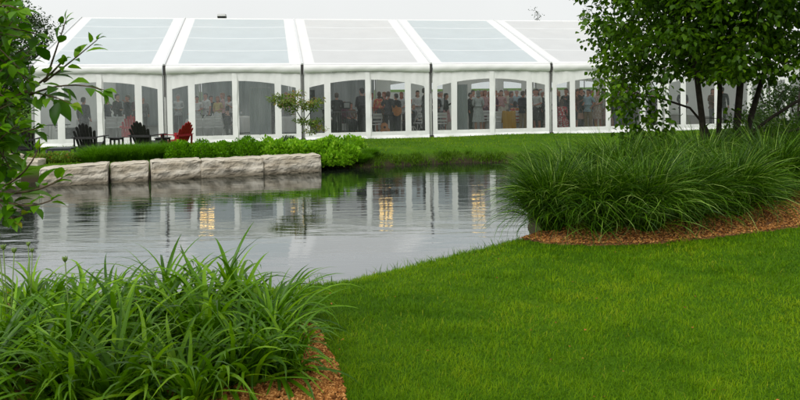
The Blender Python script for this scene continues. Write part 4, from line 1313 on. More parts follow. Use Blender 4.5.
# the twigs that stand out against the marquee
m0, m1, m2, m3, m4 = mains
twig(bez(m1[-1], tp(30, 100, 2.4), tp(62, 62, 2.3), 8), .006, .003, .06)
twig(bez(tp(44, 82, 2.35), tp(66, 66, 2.3), tp(97, 40, 2.25), 8), .004, .0015, .052, .066, .15, .1)
twig(bez(tp(46, 80, 2.35), tp(56, 50, 2.3), tp(66, 20, 2.3), 7), .004, .0015, .06, .066, .3, -.1)
twig(bez(tp(30, 95, 2.4), tp(66, 78, 2.25), tp(104, 90, 2.2), 9), .004, .0015, .052, .086, .3, .75)
twig(bez(tp(20, 92, 2.4), tp(46, 92, 2.3), tp(72, 104, 2.2), 8), .004, .0015, .05, .082, .3, .6)
twig(bez(m0[-1], tp(-10, 20, 2.3), tp(36, 34, 2.25), 8), .006, .002, .05, .092, .3, .4)
twig(bez(m0[-2], tp(-10, -10, 2.2), tp(20, 10, 2.1), 8), .006, .002, .05, .092, .3, .3)
twig(bez(m2[-1], tp(20, 190, 2.2), tp(38, 150, 2.15), 8), .005, .002, .045, .08, .3, -.3)
twig(bez(m2[-1], tp(30, 200, 2.2), tp(62, 178, 2.15), 8), .005, .002, .045, .078, .3, -.1)
twig(bez(m2[-1], tp(20, 215, 2.2), tp(52, 200, 2.15), 8), .005, .002, .045, .078, .3, .1)
twig(bez(m2[-2], tp(0, 225, 2.25), tp(22, 215, 2.2), 7), .005, .002, .045, .07, .3, .2)
twig(bez(m1[-2], tp(10, 140, 2.3), tp(36, 128, 2.25), 7), .005, .002, .045, .08, .3, .3)
for i in range(255):
    mn = mains[i % 5]; j = random.randint(6, 13); a = mn[j]
    if i % 4 == 3: e = tp(random.uniform(-130, 14), random.uniform(150, 235), random.uniform(2.15, 2.9))
    else: e = tp(random.triangular(-90, 42, 6), random.uniform(-20, 170), random.uniform(2.15, 3.0))
    if np.linalg.norm(e-a) > .75: a = e+(a-e)*.6/np.linalg.norm(e-a)
    md = (a+e)/2+np.array([random.gauss(0, .04), random.gauss(0, .04), random.uniform(.0, .09)])
    twig(bez(a, md, e, 7), .004, .0016, .05, .076, .15, .3)
V, Q, T, tt = scatter_leaves(np.array(LP)-SL, np.array(LD), np.array(LN), np.array(LS)*.92, U(.60, .82, len(LP)), LEAF13, np.array(LT))
link('foliage', np_mesh('foliage', V, Q, T, mats=[M['shrub']], tint=tt), sh)
sb.build('stem', M['twig'], sh, smooth=True)

# ------------------------------------------------------------------ garden chairs
def adirondack(mat, label, px, dep, rz, group='slatted garden chairs by the marquee', pos=None, sc=1.0):
    """fan-backed slatted chair, facing -Y at rz 0"""
    p = pos if pos is not None else atd(px, 150, dep)
    z = h1(p.x, p.y) if pos is None else pos.z
    o = empty('garden_chair', (p.x, p.y, z), rz, label, 'garden chair', group)
    o.scale = (sc,)*3
    m = M[mat]
    s = MB()
    for i in range(6):
        f = i/5; y = -.30+f*.50; zz = .37-f*.13
        s.bar((-.26, y, zz), (.26, y, zz), .082, .02, side=(0, 1, -.26))
    s.build('seat', m, o, bevel=.004)
    b_ = MB()
    tops = [.80, .92, 1.00, 1.04, 1.00, .92, .80]
    for i in range(7):
        u = i-3
        a = Vector((u*.068, .17+.004*abs(u), .22)); L = tops[i]-.2
        e = Vector((u*.092, .17+L*.42, .22+L*.93))
        # slat with a rounded head
        d = (e-a).normalized(); x = Vector((1, 0, .06*u)).normalized(); n_ = x.cross(d)
        w0, w1 = .060, .084
        pr = [(-.5*w0, 0), (.5*w0, 0), (.5*w1, L*.93), (.36*w1, L*.985), (0, L*1.01), (-.36*w1, L*.985), (-.5*w1, L*.93)]
        fr_ = [a+x*q+d*h-n_*.01 for q, h in pr]; bk = [q+n_*.02 for q in fr_]
        k = len(pr)
        b_.raw(fr_+bk, [tuple(range(k))[::-1], tuple(range(k, 2*k))]+[(j, (j+1) % k, k+(j+1) % k, k+j) for j in range(k)])
    b_.build('backrest', m, o)
    r = MB()
    r.bar((-.30, .345, .55), (.30, .345, .55), .07, .03, side=(0, 0, 1)); r.bar((-.22, .25, .30), (.22, .25, .30), .07, .03, side=(0, 0, 1))
    r.build('back_rail', m, o, bevel=.004)
    for sx_ in (-1, 1):
        a = MB(); X = sx_*.34
        pr = [(-.045, -.40), (.0, -.44), (.06, -.43), (.075, -.36), (.055, 0), (.04, .36), (-.045, .38)]
        t0 = [Vector((X+sx_*q, y, .565)) for q, y in pr]; t1 = [v+Vector((0, 0, .024)) for v in t0]; k = len(pr)
        a.raw(t0+t1, [tuple(range(k))[::-1], tuple(range(k, 2*k))]+[(j, (j+1) % k, k+(j+1) % k, k+j) for j in range(k)])
        a.build('armrest', m, o)
        l = MB(); l.bar((sx_*.305, -.33, 0), (sx_*.305, -.33, .565), .09, .025, side=(0, 1, 0)); l.build('leg', m, o, bevel=.003)
        l = MB(); l.bar((sx_*.278, -.36, .38), (sx_*.278, .52, .03), .025, .11); l.bar((sx_*.305, .32, .05), (sx_*.305, .345, .56), .07, .025, side=(0, 1, 0)); l.build('leg', m, o, bevel=.003)
    return o
PI = math.pi
adirondack('black_wood', 'left of the two full black slatted chairs, seen square from behind', 90, 20.9, PI+.08, sc=1.04)
adirondack('black_wood', 'right of the two full black slatted chairs, turned slightly, before the faded red chair', 147.5, 21.2, PI-.20, sc=1.06)
adirondack('red_wood', 'deep red slatted chair in three-quarter view above the edging grass', 177, 21.9, -PI/2-.45, sc=.98)
adirondack('black_wood', 'dark slatted chair half hidden by the leafy shrub on the left', 26, 20.6, PI+.3)
pk = tent_at(131.8, .62); pk.z = TO.z+.03
adirondack('pink_wood', 'faded red slatted chair behind the clear window', 0, 0, TPHI+PI+.12, pos=pk, sc=1.06)
def side_table(px, dep, label, w_=.5, d_=.5, h=.42, rz=0.0, top='black_wood'):
    p = atd(px, 150, dep); o = empty('side_table', (p.x, p.y, h1(p.x, p.y)), rz, label, 'side table', 'low tables among the garden chairs')
    t = MB()
    for i in range(5): t.box((0, (i-2)*d_/5, h-.012), (w_, d_/5-.012, .024))
    t.box((0, d_/2-.05, h-.05), (w_-.06, .025, .05)); t.box((0, -d_/2+.05, h-.05), (w_-.06, .025, .05))
    t.build('table_top', M[top], o)
    for sx_ in (-1, 1):
        for sy in (-1, 1):
            l = MB(); l.box((sx_*(w_/2-.05), sy*(d_/2-.05), h/2-.02), (.045, .045, h-.04)); l.build('leg', M[top], o)
    return o
side_table(117, 21.6, 'small black side table between the two black chairs', .36, .4, .50)
side_table(163, 21.7, 'small black side table between the black and the red chair', .42, .4, .48)
side_table(61, 20.0, 'low dark grey footstool in front of the left black chair', .72, .55, .36, .12, 'dark_grey')

# ------------------------------------------------------------------ guests' tables and chairs inside
def round_table(px, t, label, r=.80, items=7):
    o = empty('round_table', tent_at(px, t, .022), TPHI, label, 'table', 'round tables under white cloths')
    l = MB(); l.tube([(0, 0, 0), (0, 0, .72)], .05, 8); l.box((0, 0, .02), (.6, .07, .04)); l.box((0, 0, .021), (.07, .6, .04)); l.build('leg', M['steel'], o)
    n = 72; rings = []
    for z, rr, am in ((.735, .02, 0), (.74, r*.6, 0), (.738, r-.01, 0), (.725, r+.005, .002), (.60, r+.02, .02), (.40, r+.035, .04), (.20, r+.045, .055), (.05, r+.055, .065)):
        rings.append([Vector((math.cos(a)*(rr+am*math.sin(a*11+px)+am*.5*math.sin(a*17)), math.sin(a)*(rr+am*math.sin(a*11+px)+am*.5*math.sin(a*17)), z)) for a in np.linspace(0, 2*PI, n+1)[:-1]])
    c = MB(); c.loft(rings, cap=False); c.build('tablecloth', M['linen'], o, smooth=True)
    return o
TABLES = [(112, 4.6, 'round white-clothed table behind the faded red chair'), (72, 6.5, 'round white-clothed table in the leftmost bay'), (206, 3.4, 'round white-clothed table before the guest in the yellow top'), (232, 5.6, 'round white-clothed table far back left of the grey screen'),
          (285, 5.0, 'round white-clothed table behind the little maple'), (349, 5.4, 'round white-clothed table behind the barrier and music stand'), (376, 5.6, 'round white-clothed table behind the orange-dressed woman'), (484, 4.0, 'round white-clothed table beside the woman in the pale cardigan'), (503, 2.8, 'round white-clothed table behind the mustard cloth'), (560, 6.4, 'round white-clothed table behind the polka-dot dress'), (640, 5.8, 'round white-clothed table in the fifth bay partly behind the tree'), (745, 4.2, 'round white-clothed table glimpsed between the tree trunks')]
for a in TABLES: round_table(*a)
def glass_mesh():
    g = MB(); pr = [(.030, 0), (.030, .004), (.004, .008), (.004, .08), (.02, .095), (.034, .13), (.033, .17), (.028, .20)]
    g.loft([[Vector((math.cos(a)*r_, math.sin(a)*r_, z)) for a in np.linspace(0, 2*PI, 9)[:-1]] for r_, z in pr]); return g.mesh('wine_glass', M['glass'], True)
GL = glass_mesh()
for (px, t, lb) in TABLES:
    c = tent_at(px, t)
    for k in range(5):
        a = k*1.3+px; o = link('wine_glass', GL); o.location = (c.x+math.cos(a)*.5, c.y+math.sin(a)*.5, TO.z+.022+.741)
        tag(o, 'wine glass standing on the '+lb.replace('round white-clothed ', 'white-clothed '), 'glass', 'wine glasses on the '+lb.replace('round white-clothed ', ''))
def folding_chair_parts():
    o = empty('folding_chair', (0, 0, 0))
    s = MB(); s.box((0, 0, .45), (.40, .40, .03)); s.build('seat', M['resin'], o, bevel=.008)
    b_ = MB(); b_.box((0, .222, .74), (.40, .022, .10), Matrix.Rotation(-.15, 3, 'X')); b_.box((0, .195, .58), (.40, .02, .07), Matrix.Rotation(-.15, 3, 'X')); b_.box((0, .238, .86), (.40, .022, .09), Matrix.Rotation(-.15, 3, 'X')); b_.build('backrest', M['resin'], o)
    for sx_ in (-1, 1):
        l = MB(); l.bar((sx_*.205, -.24, 0), (sx_*.205, .25, .91), .03, .03); l.build('leg', M['resin'], o)
        l = MB(); l.bar((sx_*.18, .24, 0), (sx_*.18, -.16, .45), .03, .03); l.build('leg', M['resin'], o)
    return o
FC = None
def folding_chair(px, t, rz, label):
    global FC
    p = tent_at(px, t, .022)
    if FC is None: o = FC = folding_chair_parts()
    else: o = copy_tree(FC)
    o.location = p; o.rotation_euler = (0, 0, TPHI+rz)
    tag(o, label, 'chair', 'white folding chairs in the marquee')
    return o
for a in [(111, 3.5, PI+.3, 'white folding chair before the white table, left of the faded red chair'), (122, 3.6, PI-.2, 'white folding chair just left of the faded red chair'), (62, 2.2, PI/2, 'white folding chair left of the black loudspeaker'),
          (197, 2.2, PI, 'left of the three white folding chairs below the white-shirted guests'), (208, 2.1, PI+.3, 'middle of the three white folding chairs below the white-shirted guests'), (219, 2.3, PI-.3, 'right of the three white folding chairs below the white-shirted guests'),
          (376, 1.5, PI+.2, 'white folding chair in front of the orange-dressed woman'), (371, 4.2, PI, 'white folding chair behind the orange-dressed woman'), (442, 1.2, PI-.3, 'white folding chair in the narrow window left of the narrow grey screen'), (484, 2.6, PI+.1, 'white folding chair right of the pale cardigan'),
          (498, 1.5, PI, 'white folding chair left of the mustard cloth'), (515, 1.9, PI-.4, 'white folding chair right of the mustard cloth'), (526, 2.6, PI+.4, 'white folding chair behind the man in khaki trousers'), (566, 3.4, PI, 'white folding chair behind the polka-dot dress'), (640, 3.6, PI, 'white folding chair seen through leaves in the fifth bay'),
          (418, 2.0, PI+.5, 'white folding chair left of the standing dark man beside the post')]: folding_chair(*a)
# mustard cloth over a chair back
mc = empty('folding_chair', (0, 0, 0))
bpy.data.objects.remove(mc)
folding_chair(507, 1.15, PI, 'white folding chair hidden under the mustard cloth')
p = tent_at(507, 1.15, .022)
c = MB()
us = np.linspace(0, 1, 15)
rows = []
for j, (y, z) in enumerate([(.10, .42), (.17, .62), (.22, .80), (.235, .915), (.26, .925), (.285, .85), (.30, .60), (.31, .35), (.32, .14)]):
    rows.append([Vector(((u-.5)*(.56+.03*math.sin(j)), y+.02*math.sin(u*22+j*.4), z+.012*math.sin(u*9))) for u in us])
for j in range(len(rows)-1):
    for i in range(len(us)-1): c.quad(rows[j][i], rows[j][i+1], rows[j+1][i+1], rows[j+1][i])
o = c.build('draped_cloth', M['mustard'], smooth=True); o.location = p; o.rotation_euler = (0, 0, TPHI+PI)
tag(o, 'mustard yellow cloth draped over a chair back in the fourth bay', 'cloth')

# ------------------------------------------------------------------ people
SKIN = [plain('skin_fair', (.60, .32, .23), .55, .08, 30), plain('skin_ruddy', (.54, .21, .13), .55, .1, 30), plain('skin_tan', (.36, .20, .13), .55, .1, 30)]
HAIR = {k: plain('hair_'+k, c, .6, .25, 60) for k, c in dict(dark=(.018, .013, .010), brown=(.075, .040, .020), grey=(.33, .32, .31), blond=(.42, .30, .14), auburn=(.25, .075, .02), white=(.62, .61, .58)).items()}
EYE = plain('eye', (.02, .018, .016), .2, .1); LIP = plain('lip', (.40, .12, .10), .5, .1)
_cl = {}
def cloth(name, col):
    if name not in _cl: _cl[name] = plain('cloth_'+name, col, .85, .22, 22, bmp=.35, spec=.2)
    return _cl[name]
C_ = dict(black=(.012, .012, .014), charcoal=(.032, .034, .04), navy=(.018, .024, .05), white=(.66, .66, .65), pale=(.50, .52, .52), blue=(.34, .47, .55), khaki=(.28, .21, .13), tan=(.40, .30, .20), pink=(.55, .32, .32), yellow=(.55, .44, .16), orange=(.56, .09, .03), red=(.48, .02, .025), grey=(.22, .22, .23), brown=(.13, .055, .03), green=(.10, .20, .12), cream=(.58, .53, .43), plum=(.12, .04, .07), denim=(.07, .10, .16))
def patterned(name, a, b_, scale):
    m, nt, bs = new_mat(name)
    v = nt.nodes.new('ShaderNodeTexVoronoi'); v.inputs['Scale'].default_value = scale
    tc = nt.nodes.new('ShaderNodeTexCoord'); nt.links.new(tc.outputs['Object'], v.inputs['Vector'])
    r = nt.nodes.new('ShaderNodeValToRGB'); e = r.color_ramp.elements; r.color_ramp.interpolation = 'CONSTANT'
    e[0].color = (*a, 1); e[1].position = .42; e[1].color = (*b_, 1)
    nt.links.new(v.outputs['Distance'], r.inputs[0]); nt.links.new(r.outputs[0], bs.inputs['Base Color']); bs.inputs['Roughness'].default_value = .85
    _cl[name] = m
patterned('orange_print', (.62, .40, .10), (.55, .05, .03), 16)
patterned('polka', (.65, .62, .58), (.48, .015, .02), 14)
patterned('red_print', (.60, .42, .10), (.50, .02, .06), 15)
patterned('lace', (.62, .55, .50), (.42, .30, .24), 18)

def skin_mesh(name, pts, edges, radii, root=0, sub=1):
    me = bpy.data.meshes.new(name); me.from_pydata([tuple(p) for p in pts], edges, [])
    bm = bmesh.new(); bm.from_mesh(me); bm.verts.layers.skin.verify(); bm.to_mesh(me); bm.free()
    for i, r in enumerate(radii):
        d = me.skin_vertices[0].data[i]; d.radius = r if hasattr(r, '__len__') else (r, r); d.use_root = (i == root)
    o = bpy.data.objects.new(name+'_tmp', me); COL.objects.link(o)
    sk = o.modifiers.new('s', 'SKIN'); sk.use_smooth_shade = True; sk.branch_smoothing = .4
    if sub: sm = o.modifiers.new('u', 'SUBSURF'); sm.levels = sub; sm.render_levels = sub
    dg = bpy.context.evaluated_depsgraph_get()
    out = bpy.data.meshes.new_from_object(o.evaluated_get(dg)); out.name = name
    bpy.data.objects.remove(o); bpy.data.meshes.remove(me)
    out.polygons.foreach_set('use_smooth', [True]*len(out.polygons))
    return out

# arm poses: elbow, wrist for the right (x<0 when facing -Y ... mirrored by sign)
ARMS = dict(down=((.235, .03, 1.16), (.25, -.03, .92)), drink=((.235, .0, 1.16), (.13, -.22, 1.30)), front=((.235, .02, 1.17), (.10, -.22, 1.10)), hips=((.30, .06, 1.18), (.19, -.02, 1.02)), guitar=((.24, .0, 1.17), (.04, -.24, 1.10)), neck=((.28, -.06, 1.20), (.40, -.24, 1.32)), raise_=((.24, -.10, 1.26), (.20, -.28, 1.48)), table=((.23, -.10, 1.17), (.16, -.32, 1.06)))
PCACHE = {}
def pose_meshes(left, right, seated, female, turn):
    key = (left, right, seated, female, turn)
    if key in PCACHE: return PCACHE[key]
    fs = .90 if female else 1.0
    sh_ = .185*(.90 if female else 1.0)
    lean = .0
    P = {}
    P['pelvis'] = (0, 0, .96); P['waist'] = (0, 0, 1.10); P['chest'] = (0, -.005, 1.28); P['upper'] = (0, .008, 1.41); P['neck'] = (0, .0, 1.49); P['head0'] = (0, -.012, 1.56)
    rr = dict(pelvis=(.150*(1.04 if female else 1), .108), waist=(.125*fs, .095), chest=(.155*fs, .112), upper=(.12*fs, .085), neck=(.054*fs, .056*fs), head0=(.050, .055))
    E_ = [('pelvis', 'waist'), ('waist', 'chest'), ('chest', 'upper'), ('upper', 'neck'), ('neck', 'head0')]
    for s, nm, arm in ((-1, 'l', left), (1, 'r', right)):
        el, wr = ARMS[arm]
        P['sh'+nm] = (s*sh_, .008, 1.405); P['el'+nm] = (s*el[0]*fs, el[1], el[2]); P['wr'+nm] = (s*wr[0]*fs, wr[1], wr[2])
        d = Vector(P['wr'+nm])-Vector(P['el'+nm]); d.normalize(); hp = Vector(P['wr'+nm])+d*.075; P['pa'+nm] = tuple(hp)
        rr.update({'sh'+nm: .058*fs, 'el'+nm: .042*fs, 'wr'+nm: .027*fs, 'pa'+nm: (.036*fs, .018)})
        E_ += [('upper', 'sh'+nm), ('sh'+nm, 'el'+nm), ('el'+nm, 'wr'+nm), ('wr'+nm, 'pa'+nm)]
        P['hip'+nm] = (s*.095, 0, .90)
        if seated: P['kn'+nm] = (s*.11, -.43, .92); P['an'+nm] = (s*.11, -.40, .50); P['to'+nm] = (s*.12, -.56, .455)
        else: P['kn'+nm] = (s*.105, -.015+.02*s, .50); P['an'+nm] = (s*.105, .02+.02*s, .085); P['to'+nm] = (s*.125, -.15+.02*s, .035)
        rr.update({'hip'+nm: .092, 'kn'+nm: .060, 'an'+nm: .041, 'to'+nm: (.042, .03)})
        E_ += [('pelvis', 'hip'+nm), ('hip'+nm, 'kn'+nm), ('kn'+nm, 'an'+nm), ('an'+nm, 'to'+nm)]
    drop = .44 if seated else 0
    if seated:
        P = {k: (v[0], v[1], v[2]-drop) for k, v in P.items()}
        for n_ in 'lr':
            k = P['an'+n_]; P['an'+n_] = (k[0], k[1], .085); k = P['to'+n_]; P['to'+n_] = (k[0], k[1], .035)
    def mk(name, keys, scale=1.0, add=0.0, over=None):
        ks = [k for k in P if k in keys]; ix = {k: i for i, k in enumerate(ks)}
        ed = [(ix[a], ix[b_]) for a, b_ in E_ if a in ix and b_ in ix]
        rad = []
        for k in ks:
            r = rr[k]; r = r if hasattr(r, '__len__') else (r, r); q = (over or {}).get(k, add); rad.append((r[0]*scale+q, r[1]*scale+q))
        return skin_mesh(name, [P[k] for k in ks], ed, rad, ix.get('pelvis', 0))
    body = mk('body', set(P))
    # head, face, ears and fingers joined on to the body
    mb = MB()
    hz = 1.635-drop; rings = []
    for z, rx, ry, yo in ((-.125, .028, .030, -.050), (-.105, .050, .058, -.035), (-.07, .062, .080, -.018), (-.03, .070, .092, -.006), (.02, .075, .098, 0), (.06, .072, .094, .004), (.09, .058, .078, .006), (.11, .034, .048, .006), (.118, .008, .010, .006)):
        rings.append([Vector((math.cos(a)*rx, math.sin(a)*ry+yo, hz+z)) for a in np.linspace(0, 2*PI, 17)[:-1]])
    mb.loft(rings, 0)
    mb.raw([(-.013, -.092, hz-.035), (.013, -.092, hz-.035), (0, -.122, hz-.037), (0, -.094, hz+.012)], [(0, 1, 2), (0, 2, 3), (2, 1, 3)], 0)
    for s in (-1, 1):
        mb.loft([[Vector((s*(.070+.016*q), .01+math.cos(a)*.016*(1-.3*q), hz-.01+math.sin(a)*.030*(1-.3*q))) for a in np.linspace(0, 2*PI, 9)[:-1]] for q in (0, 1)], 0)
        mb.loft([[Vector((s*.030+math.cos(a)*.012*q, -.084-.010*(1-q), hz+.006+math.sin(a)*.008*q)) for a in np.linspace(0, 2*PI, 9)[:-1]] for q in (1, .4)], 1)
    mb.loft([[Vector((math.cos(a)*.022*q, -.088-.008*(1-q), hz-.066+math.sin(a)*.008*q)) for a in np.linspace(0, 2*PI, 9)[:-1]] for q in (1, .3)], 2)
    for nm, s in (('l', -1), ('r', 1)):
        w_, pa = Vector(P['wr'+nm]), Vector(P['pa'+nm]); d = (pa-w_).normalized()
        x = d.cross(Vector((0, 0, 1))) if abs(d.z) < .8 else d.cross(Vector((0, 1, 0))); x.normalize(); n_ = d.cross(x)
        if n_.y > 0: n_ = -n_
        for k, L in enumerate((.066, .075, .070, .056)):
            b0 = pa+x*((k-1.5)*.019)-d*.005; b1 = b0+d*L*.5+n_*.008; b2 = b0+d*L*.85+n_*.028
            mb.tube([b0, b1, b2], [.0095, .0085, .006], 6)
        b0 = w_+d*.03+x*(-s*.03); mb.tube([b0, b0+d*.03+x*(-s*.018)+n_*.012, b0+d*.055+x*(-s*.016)+n_*.026], [.011, .010, .007], 6)
    hm = mb.mesh('h', [SKIN[0], EYE, LIP], True)
    bm = bmesh.new(); bm.from_mesh(body); bm.from_mesh(hm); bm.to_mesh(body); bm.free(); bpy.data.meshes.remove(hm)
    for mt in (SKIN[0], EYE, LIP): body.materials.append(mt)
    arms = {'shl', 'shr', 'ell', 'elr'}; torso = {'hem', 'pelvis', 'waist', 'chest', 'upper', 'coll'}
    P['coll'] = (P['neck'][0], P['neck'][1]+.004, P['neck'][2]+.004); rr['coll'] = (.060, .062); E_.append(('upper', 'coll'))
    P['hem'] = (0, 0, P['pelvis'][2]-.09); rr['hem'] = (.152, .116); E_.append(('pelvis', 'hem'))
    top_long = mk('shirt', torso | arms | {'wrl', 'wrr'}, 1.0, .016, dict(pelvis=.014, waist=.022, chest=.020, upper=.030, coll=.010, shl=.020, shr=.020))
    top_short = mk('shirt', torso | arms, 1.0, .014, dict(pelvis=.014, waist=.020, chest=.018, upper=.028, coll=.008, shl=.018, shr=.018, ell=.006, elr=.006))
    legs = {'waist', 'pelvis', 'hipl', 'hipr', 'knl', 'knr', 'anl', 'anr', 'tol', 'tor'}
    trousers = mk('trousers', legs, 1.0, .014, dict(pelvis=.010, knl=.022, knr=.022, anl=.030, anr=.030, tol=.006, tor=.006))
    sk = MB(); rg = []
    if seated: prof = [(1.06-drop, .150, .115, 0), (.98-drop, .19, .15, -.03), (.92-drop, .22, .26, -.16), (.80-drop, .24, .29, -.22), (.45-drop+.1, .22, .26, -.24)]
    else: prof = [(1.08, .142, .112, 0), (.97, .178, .138, 0), (.85, .20, .155, 0), (.65, .225, .18, 0), (.48, .25, .20, 0)]
    for z, rx, ry, yo in prof:
        amp = .012 if z < .9-drop else 0
        rg.append([Vector((math.cos(a)*(rx+amp*math.sin(a*7)), math.sin(a)*(ry+amp*math.sin(a*7))+yo, z)) for a in np.linspace(0, 2*PI, 29)[:-1]])
    sk.loft(rg[::-1], cap=False); skirt = sk.mesh('skirt', EYE, True)
    hair = {}
    for st in ('short', 'bob', 'long', 'bun'):
        hb = MB(); rg = []
        for z, rx, ry, yo in ((.122, .012, .014, .006), (.115, .042, .056, .006), (.094, .066, .088, .006), (.062, .081, .104, .005), (.030, .084, .107, .006), (.0, .082, .098, .016), (-.04, .078, .072, .035), (-.075, .064, .048, .045)):
            rg.append([Vector((math.cos(a)*rx, (math.sin(a)*ry if math.sin(a) > 0 or z > .05 else math.sin(a)*ry*max(0, (z-.0)/.05)*.98)+yo, hz+z)) for a in np.linspace(0, 2*PI, 21)[:-1]])
        if st in ('bob', 'long'):
            for z, rx, ry in ((-.11, .086, .06), (-.15, .09, .055)) + (((-.24, .092, .05), (-.30, .07, .035)) if st == 'long' else ()):
                rg.append([Vector((math.cos(a)*rx, math.sin(a)*ry*(1 if math.sin(a) > 0 else .2)+.045, hz+z)) for a in np.linspace(0, 2*PI, 21)[:-1]])
        hb.loft(rg, 0)
        if st == 'bun': hb.loft([[Vector((math.cos(a)*.04*math.sin(q), .105+math.sin(a)*.04*math.sin(q), hz+.07+.04*math.cos(q))) for a in np.linspace(0, 2*PI, 11)[:-1]] for q in np.linspace(.1, 3.04, 7)], 0)
        hair[st] = hb.mesh('hair', EYE, True)
    PCACHE[key] = dict(body=body, long=top_long, short=top_short, trousers=trousers, skirt=skirt, hair=hair)
    return PCACHE[key]

def setmat(o, m, slot=0):
    if not o.data.materials: o.data.materials.append(m)
    o.material_slots[slot].link = 'OBJECT'; o.material_slots[slot].material = m
def col(name): return _cl[name] if name in _cl else cloth(name, C_[name])
def person(px, t, label, top, bottom, hair='dark', style='short', face=0.0, arms=('down', 'down'), sleeves='long', skirt=False, seated=False, skin=0, h=1.0):
    """face: 0 looks out at the pond, pi looks into the marquee"""
    female = skirt or style != 'short'
    pm = pose_meshes(arms[0], arms[1], seated, female, 0)
    face += random.uniform(-.5, .5) if t > 2 else random.uniform(-.15, .15); h *= random.uniform(.95, 1.05)
    o = empty('person', tent_at(px+random.uniform(-.8, .8), t+random.uniform(-.25, .25), .022), TPHI+face, label, 'person', 'guests in the marquee')
    o.scale = (h, h, h)
    b_ = link('body', pm['body'], o); setmat(b_, SKIN[skin % 3])
    s = link('shirt' if not skirt else 'dress_top', pm[sleeves], o); setmat(s, col(top))
    l = link('skirt' if skirt else 'trousers', pm['skirt' if skirt else 'trousers'], o); setmat(l, col(bottom))
    hr = link('hair', pm['hair'][style], o); setmat(hr, HAIR[hair])
    return o
DD, DR, FR, HP = ('down', 'down'), ('down', 'drink'), ('front', 'front'), ('hips', 'down')
# first bay
person(84, 1.6, 'person in dark clothes standing behind the left black chair in the first bay', 'charcoal', 'black', 'dark', face=2.7, skin=1)
person(108, 5.6, 'person in a dark top standing leftmost of the group behind the white table', 'navy', 'black', 'brown', 'bob', .4, DR, skin=1)
person(117.5, 5.2, 'person in a dark suit standing second in the group behind the white table', 'black', 'black', 'dark', face=.6, arms=FR)
person(128, 4.8, 'person in dark clothes raising a hand, third in the group behind the white table', 'charcoal', 'black', 'brown', face=-.5, arms=('down', 'raise_'), skin=1)
person(136, 5.6, 'person in plum standing right of the raised hand in the first bay', 'plum', 'charcoal', 'dark', 'bob', -.6, FR, skin=1)
person(143.5, 6.4, 'person in grey at the right end of the group in the first bay', 'grey', 'charcoal', 'grey', face=.2, arms=DD, skin=0)
person(58, 7.2, 'person in grey far back in the first bay', 'grey', 'charcoal', 'grey', face=.3, arms=DD)
# second bay
person(178, 6.2, 'person in pale clothes in the narrow window right of the post by the red chair', 'pale', 'grey', 'grey', face=.2, arms=FR)
person(198, 4.9, 'person in a white shirt with reddish face, leftmost of the guests in the second bay', 'white', 'charcoal', 'dark', face=.3, arms=FR, sleeves='short', skin=1)
person(206, 5.4, 'person in a white shirt and dark hair, second of the guests in the second bay', 'white', 'black', 'dark', face=-.3, arms=('front', 'down'), sleeves='short', skin=1)
person(211.5, 5.9, 'person in black between the white shirt and the yellow top', 'black', 'black', 'dark', face=.5, skin=1)
person(218, 4.6, 'person in a yellow and white top standing at the white table', 'yellow', 'white', 'auburn', 'bob', .1, FR, 'short', True, skin=1)
person(229.5, 4.8, 'person in white standing at the right edge of the wide window', 'white', 'pale', 'brown', 'bob', -.3, DR, 'short', skin=1)
person(227, 2.3, 'person in dark clothes seated with their back to the pond in the second bay', 'charcoal', 'black', 'dark', face=PI-.4, arms=('table', 'table'), seated=True)
person(274, 2.0, 'person in dark clothes partly hidden by the right edge of the wide grey screen', 'black', 'black', 'brown', face=2.4, arms=DD, skin=1)
person(287, 4.4, 'person in pink in the narrow window behind the little maple', 'pink', 'grey', 'auburn', 'bob', .2, FR, 'short', True, skin=1)
person(292, 6.0, 'person in cream behind the little maple', 'cream', 'tan', 'grey', face=.1, skin=0)
# third bay
person(337, .95, 'tall person in a black suit with their back to the pond behind the barrier', 'black', 'black', 'brown', face=PI-.2, arms=FR, h=1.06)
person(361.5, .8, 'person in a black suit half hidden by the seam right of the music stand', 'black', 'black', 'dark', face=PI+.5, arms=FR, h=1.07)
person(345, 4.2, 'person with a ruddy face seated left behind the music stand', 'plum', 'charcoal', 'auburn', 'bob', .2, ('table', 'table'), seated=True, skin=1)
person(351, 4.4, 'person in red-brown seated right behind the music stand', 'brown', 'charcoal', 'brown', 'bob', -.2, ('table', 'table'), seated=True, skin=1)
person(326, 3.8, 'person in charcoal seated behind the barrier at its left end', 'charcoal', 'black', 'dark', face=.4, arms=('table', 'table'), seated=True, skin=1)
person(372, 3.2, 'person in a pale top with reddish face left of the orange dress', 'pale', 'charcoal', 'auburn', 'bob', .2, FR, 'short', skin=1)
person(379.5, 2.2, 'person in an orange-red patterned top beside the guitarist', 'orange_print', 'charcoal', 'brown', 'bob', PI-.3, DD, 'long', True, skin=1)
person(388.5, .9, 'guitarist in black with an orange guitar, back turned to the pond', 'black', 'black', 'brown', face=PI-.45, arms=('guitar', 'neck'), h=1.05, skin=1)
person(395.5, 1.5, 'person in black standing just right of the guitarist', 'black', 'black', 'dark', face=PI+.5, arms=FR, h=1.0)
person(402.5, 2.6, 'person with a ruddy face and light top right of the guitarist', 'pale', 'black', 'auburn', 'bob', -.5, FR, 'short', skin=1)
person(414, 2.6, 'person in grey with bent head in the narrow window right of the guitarist', 'grey', 'black', 'grey', face=.6, arms=('table', 'table'), seated=True)
person(418, 3.4, 'person in white and black behind the bent grey head', 'white', 'black', 'dark', 'bob', -.3, FR, skin=0)
person(424.5, 1.1, 'tall person in a dark suit beside the third post', 'charcoal', 'black', 'dark', face=1.7, arms=DR, h=1.05, skin=2)
person(410, 1.5, 'person in black seated low in the narrow window right of the guitarist', 'black', 'black', 'dark', face=PI+.3, arms=('table', 'table'), seated=True)
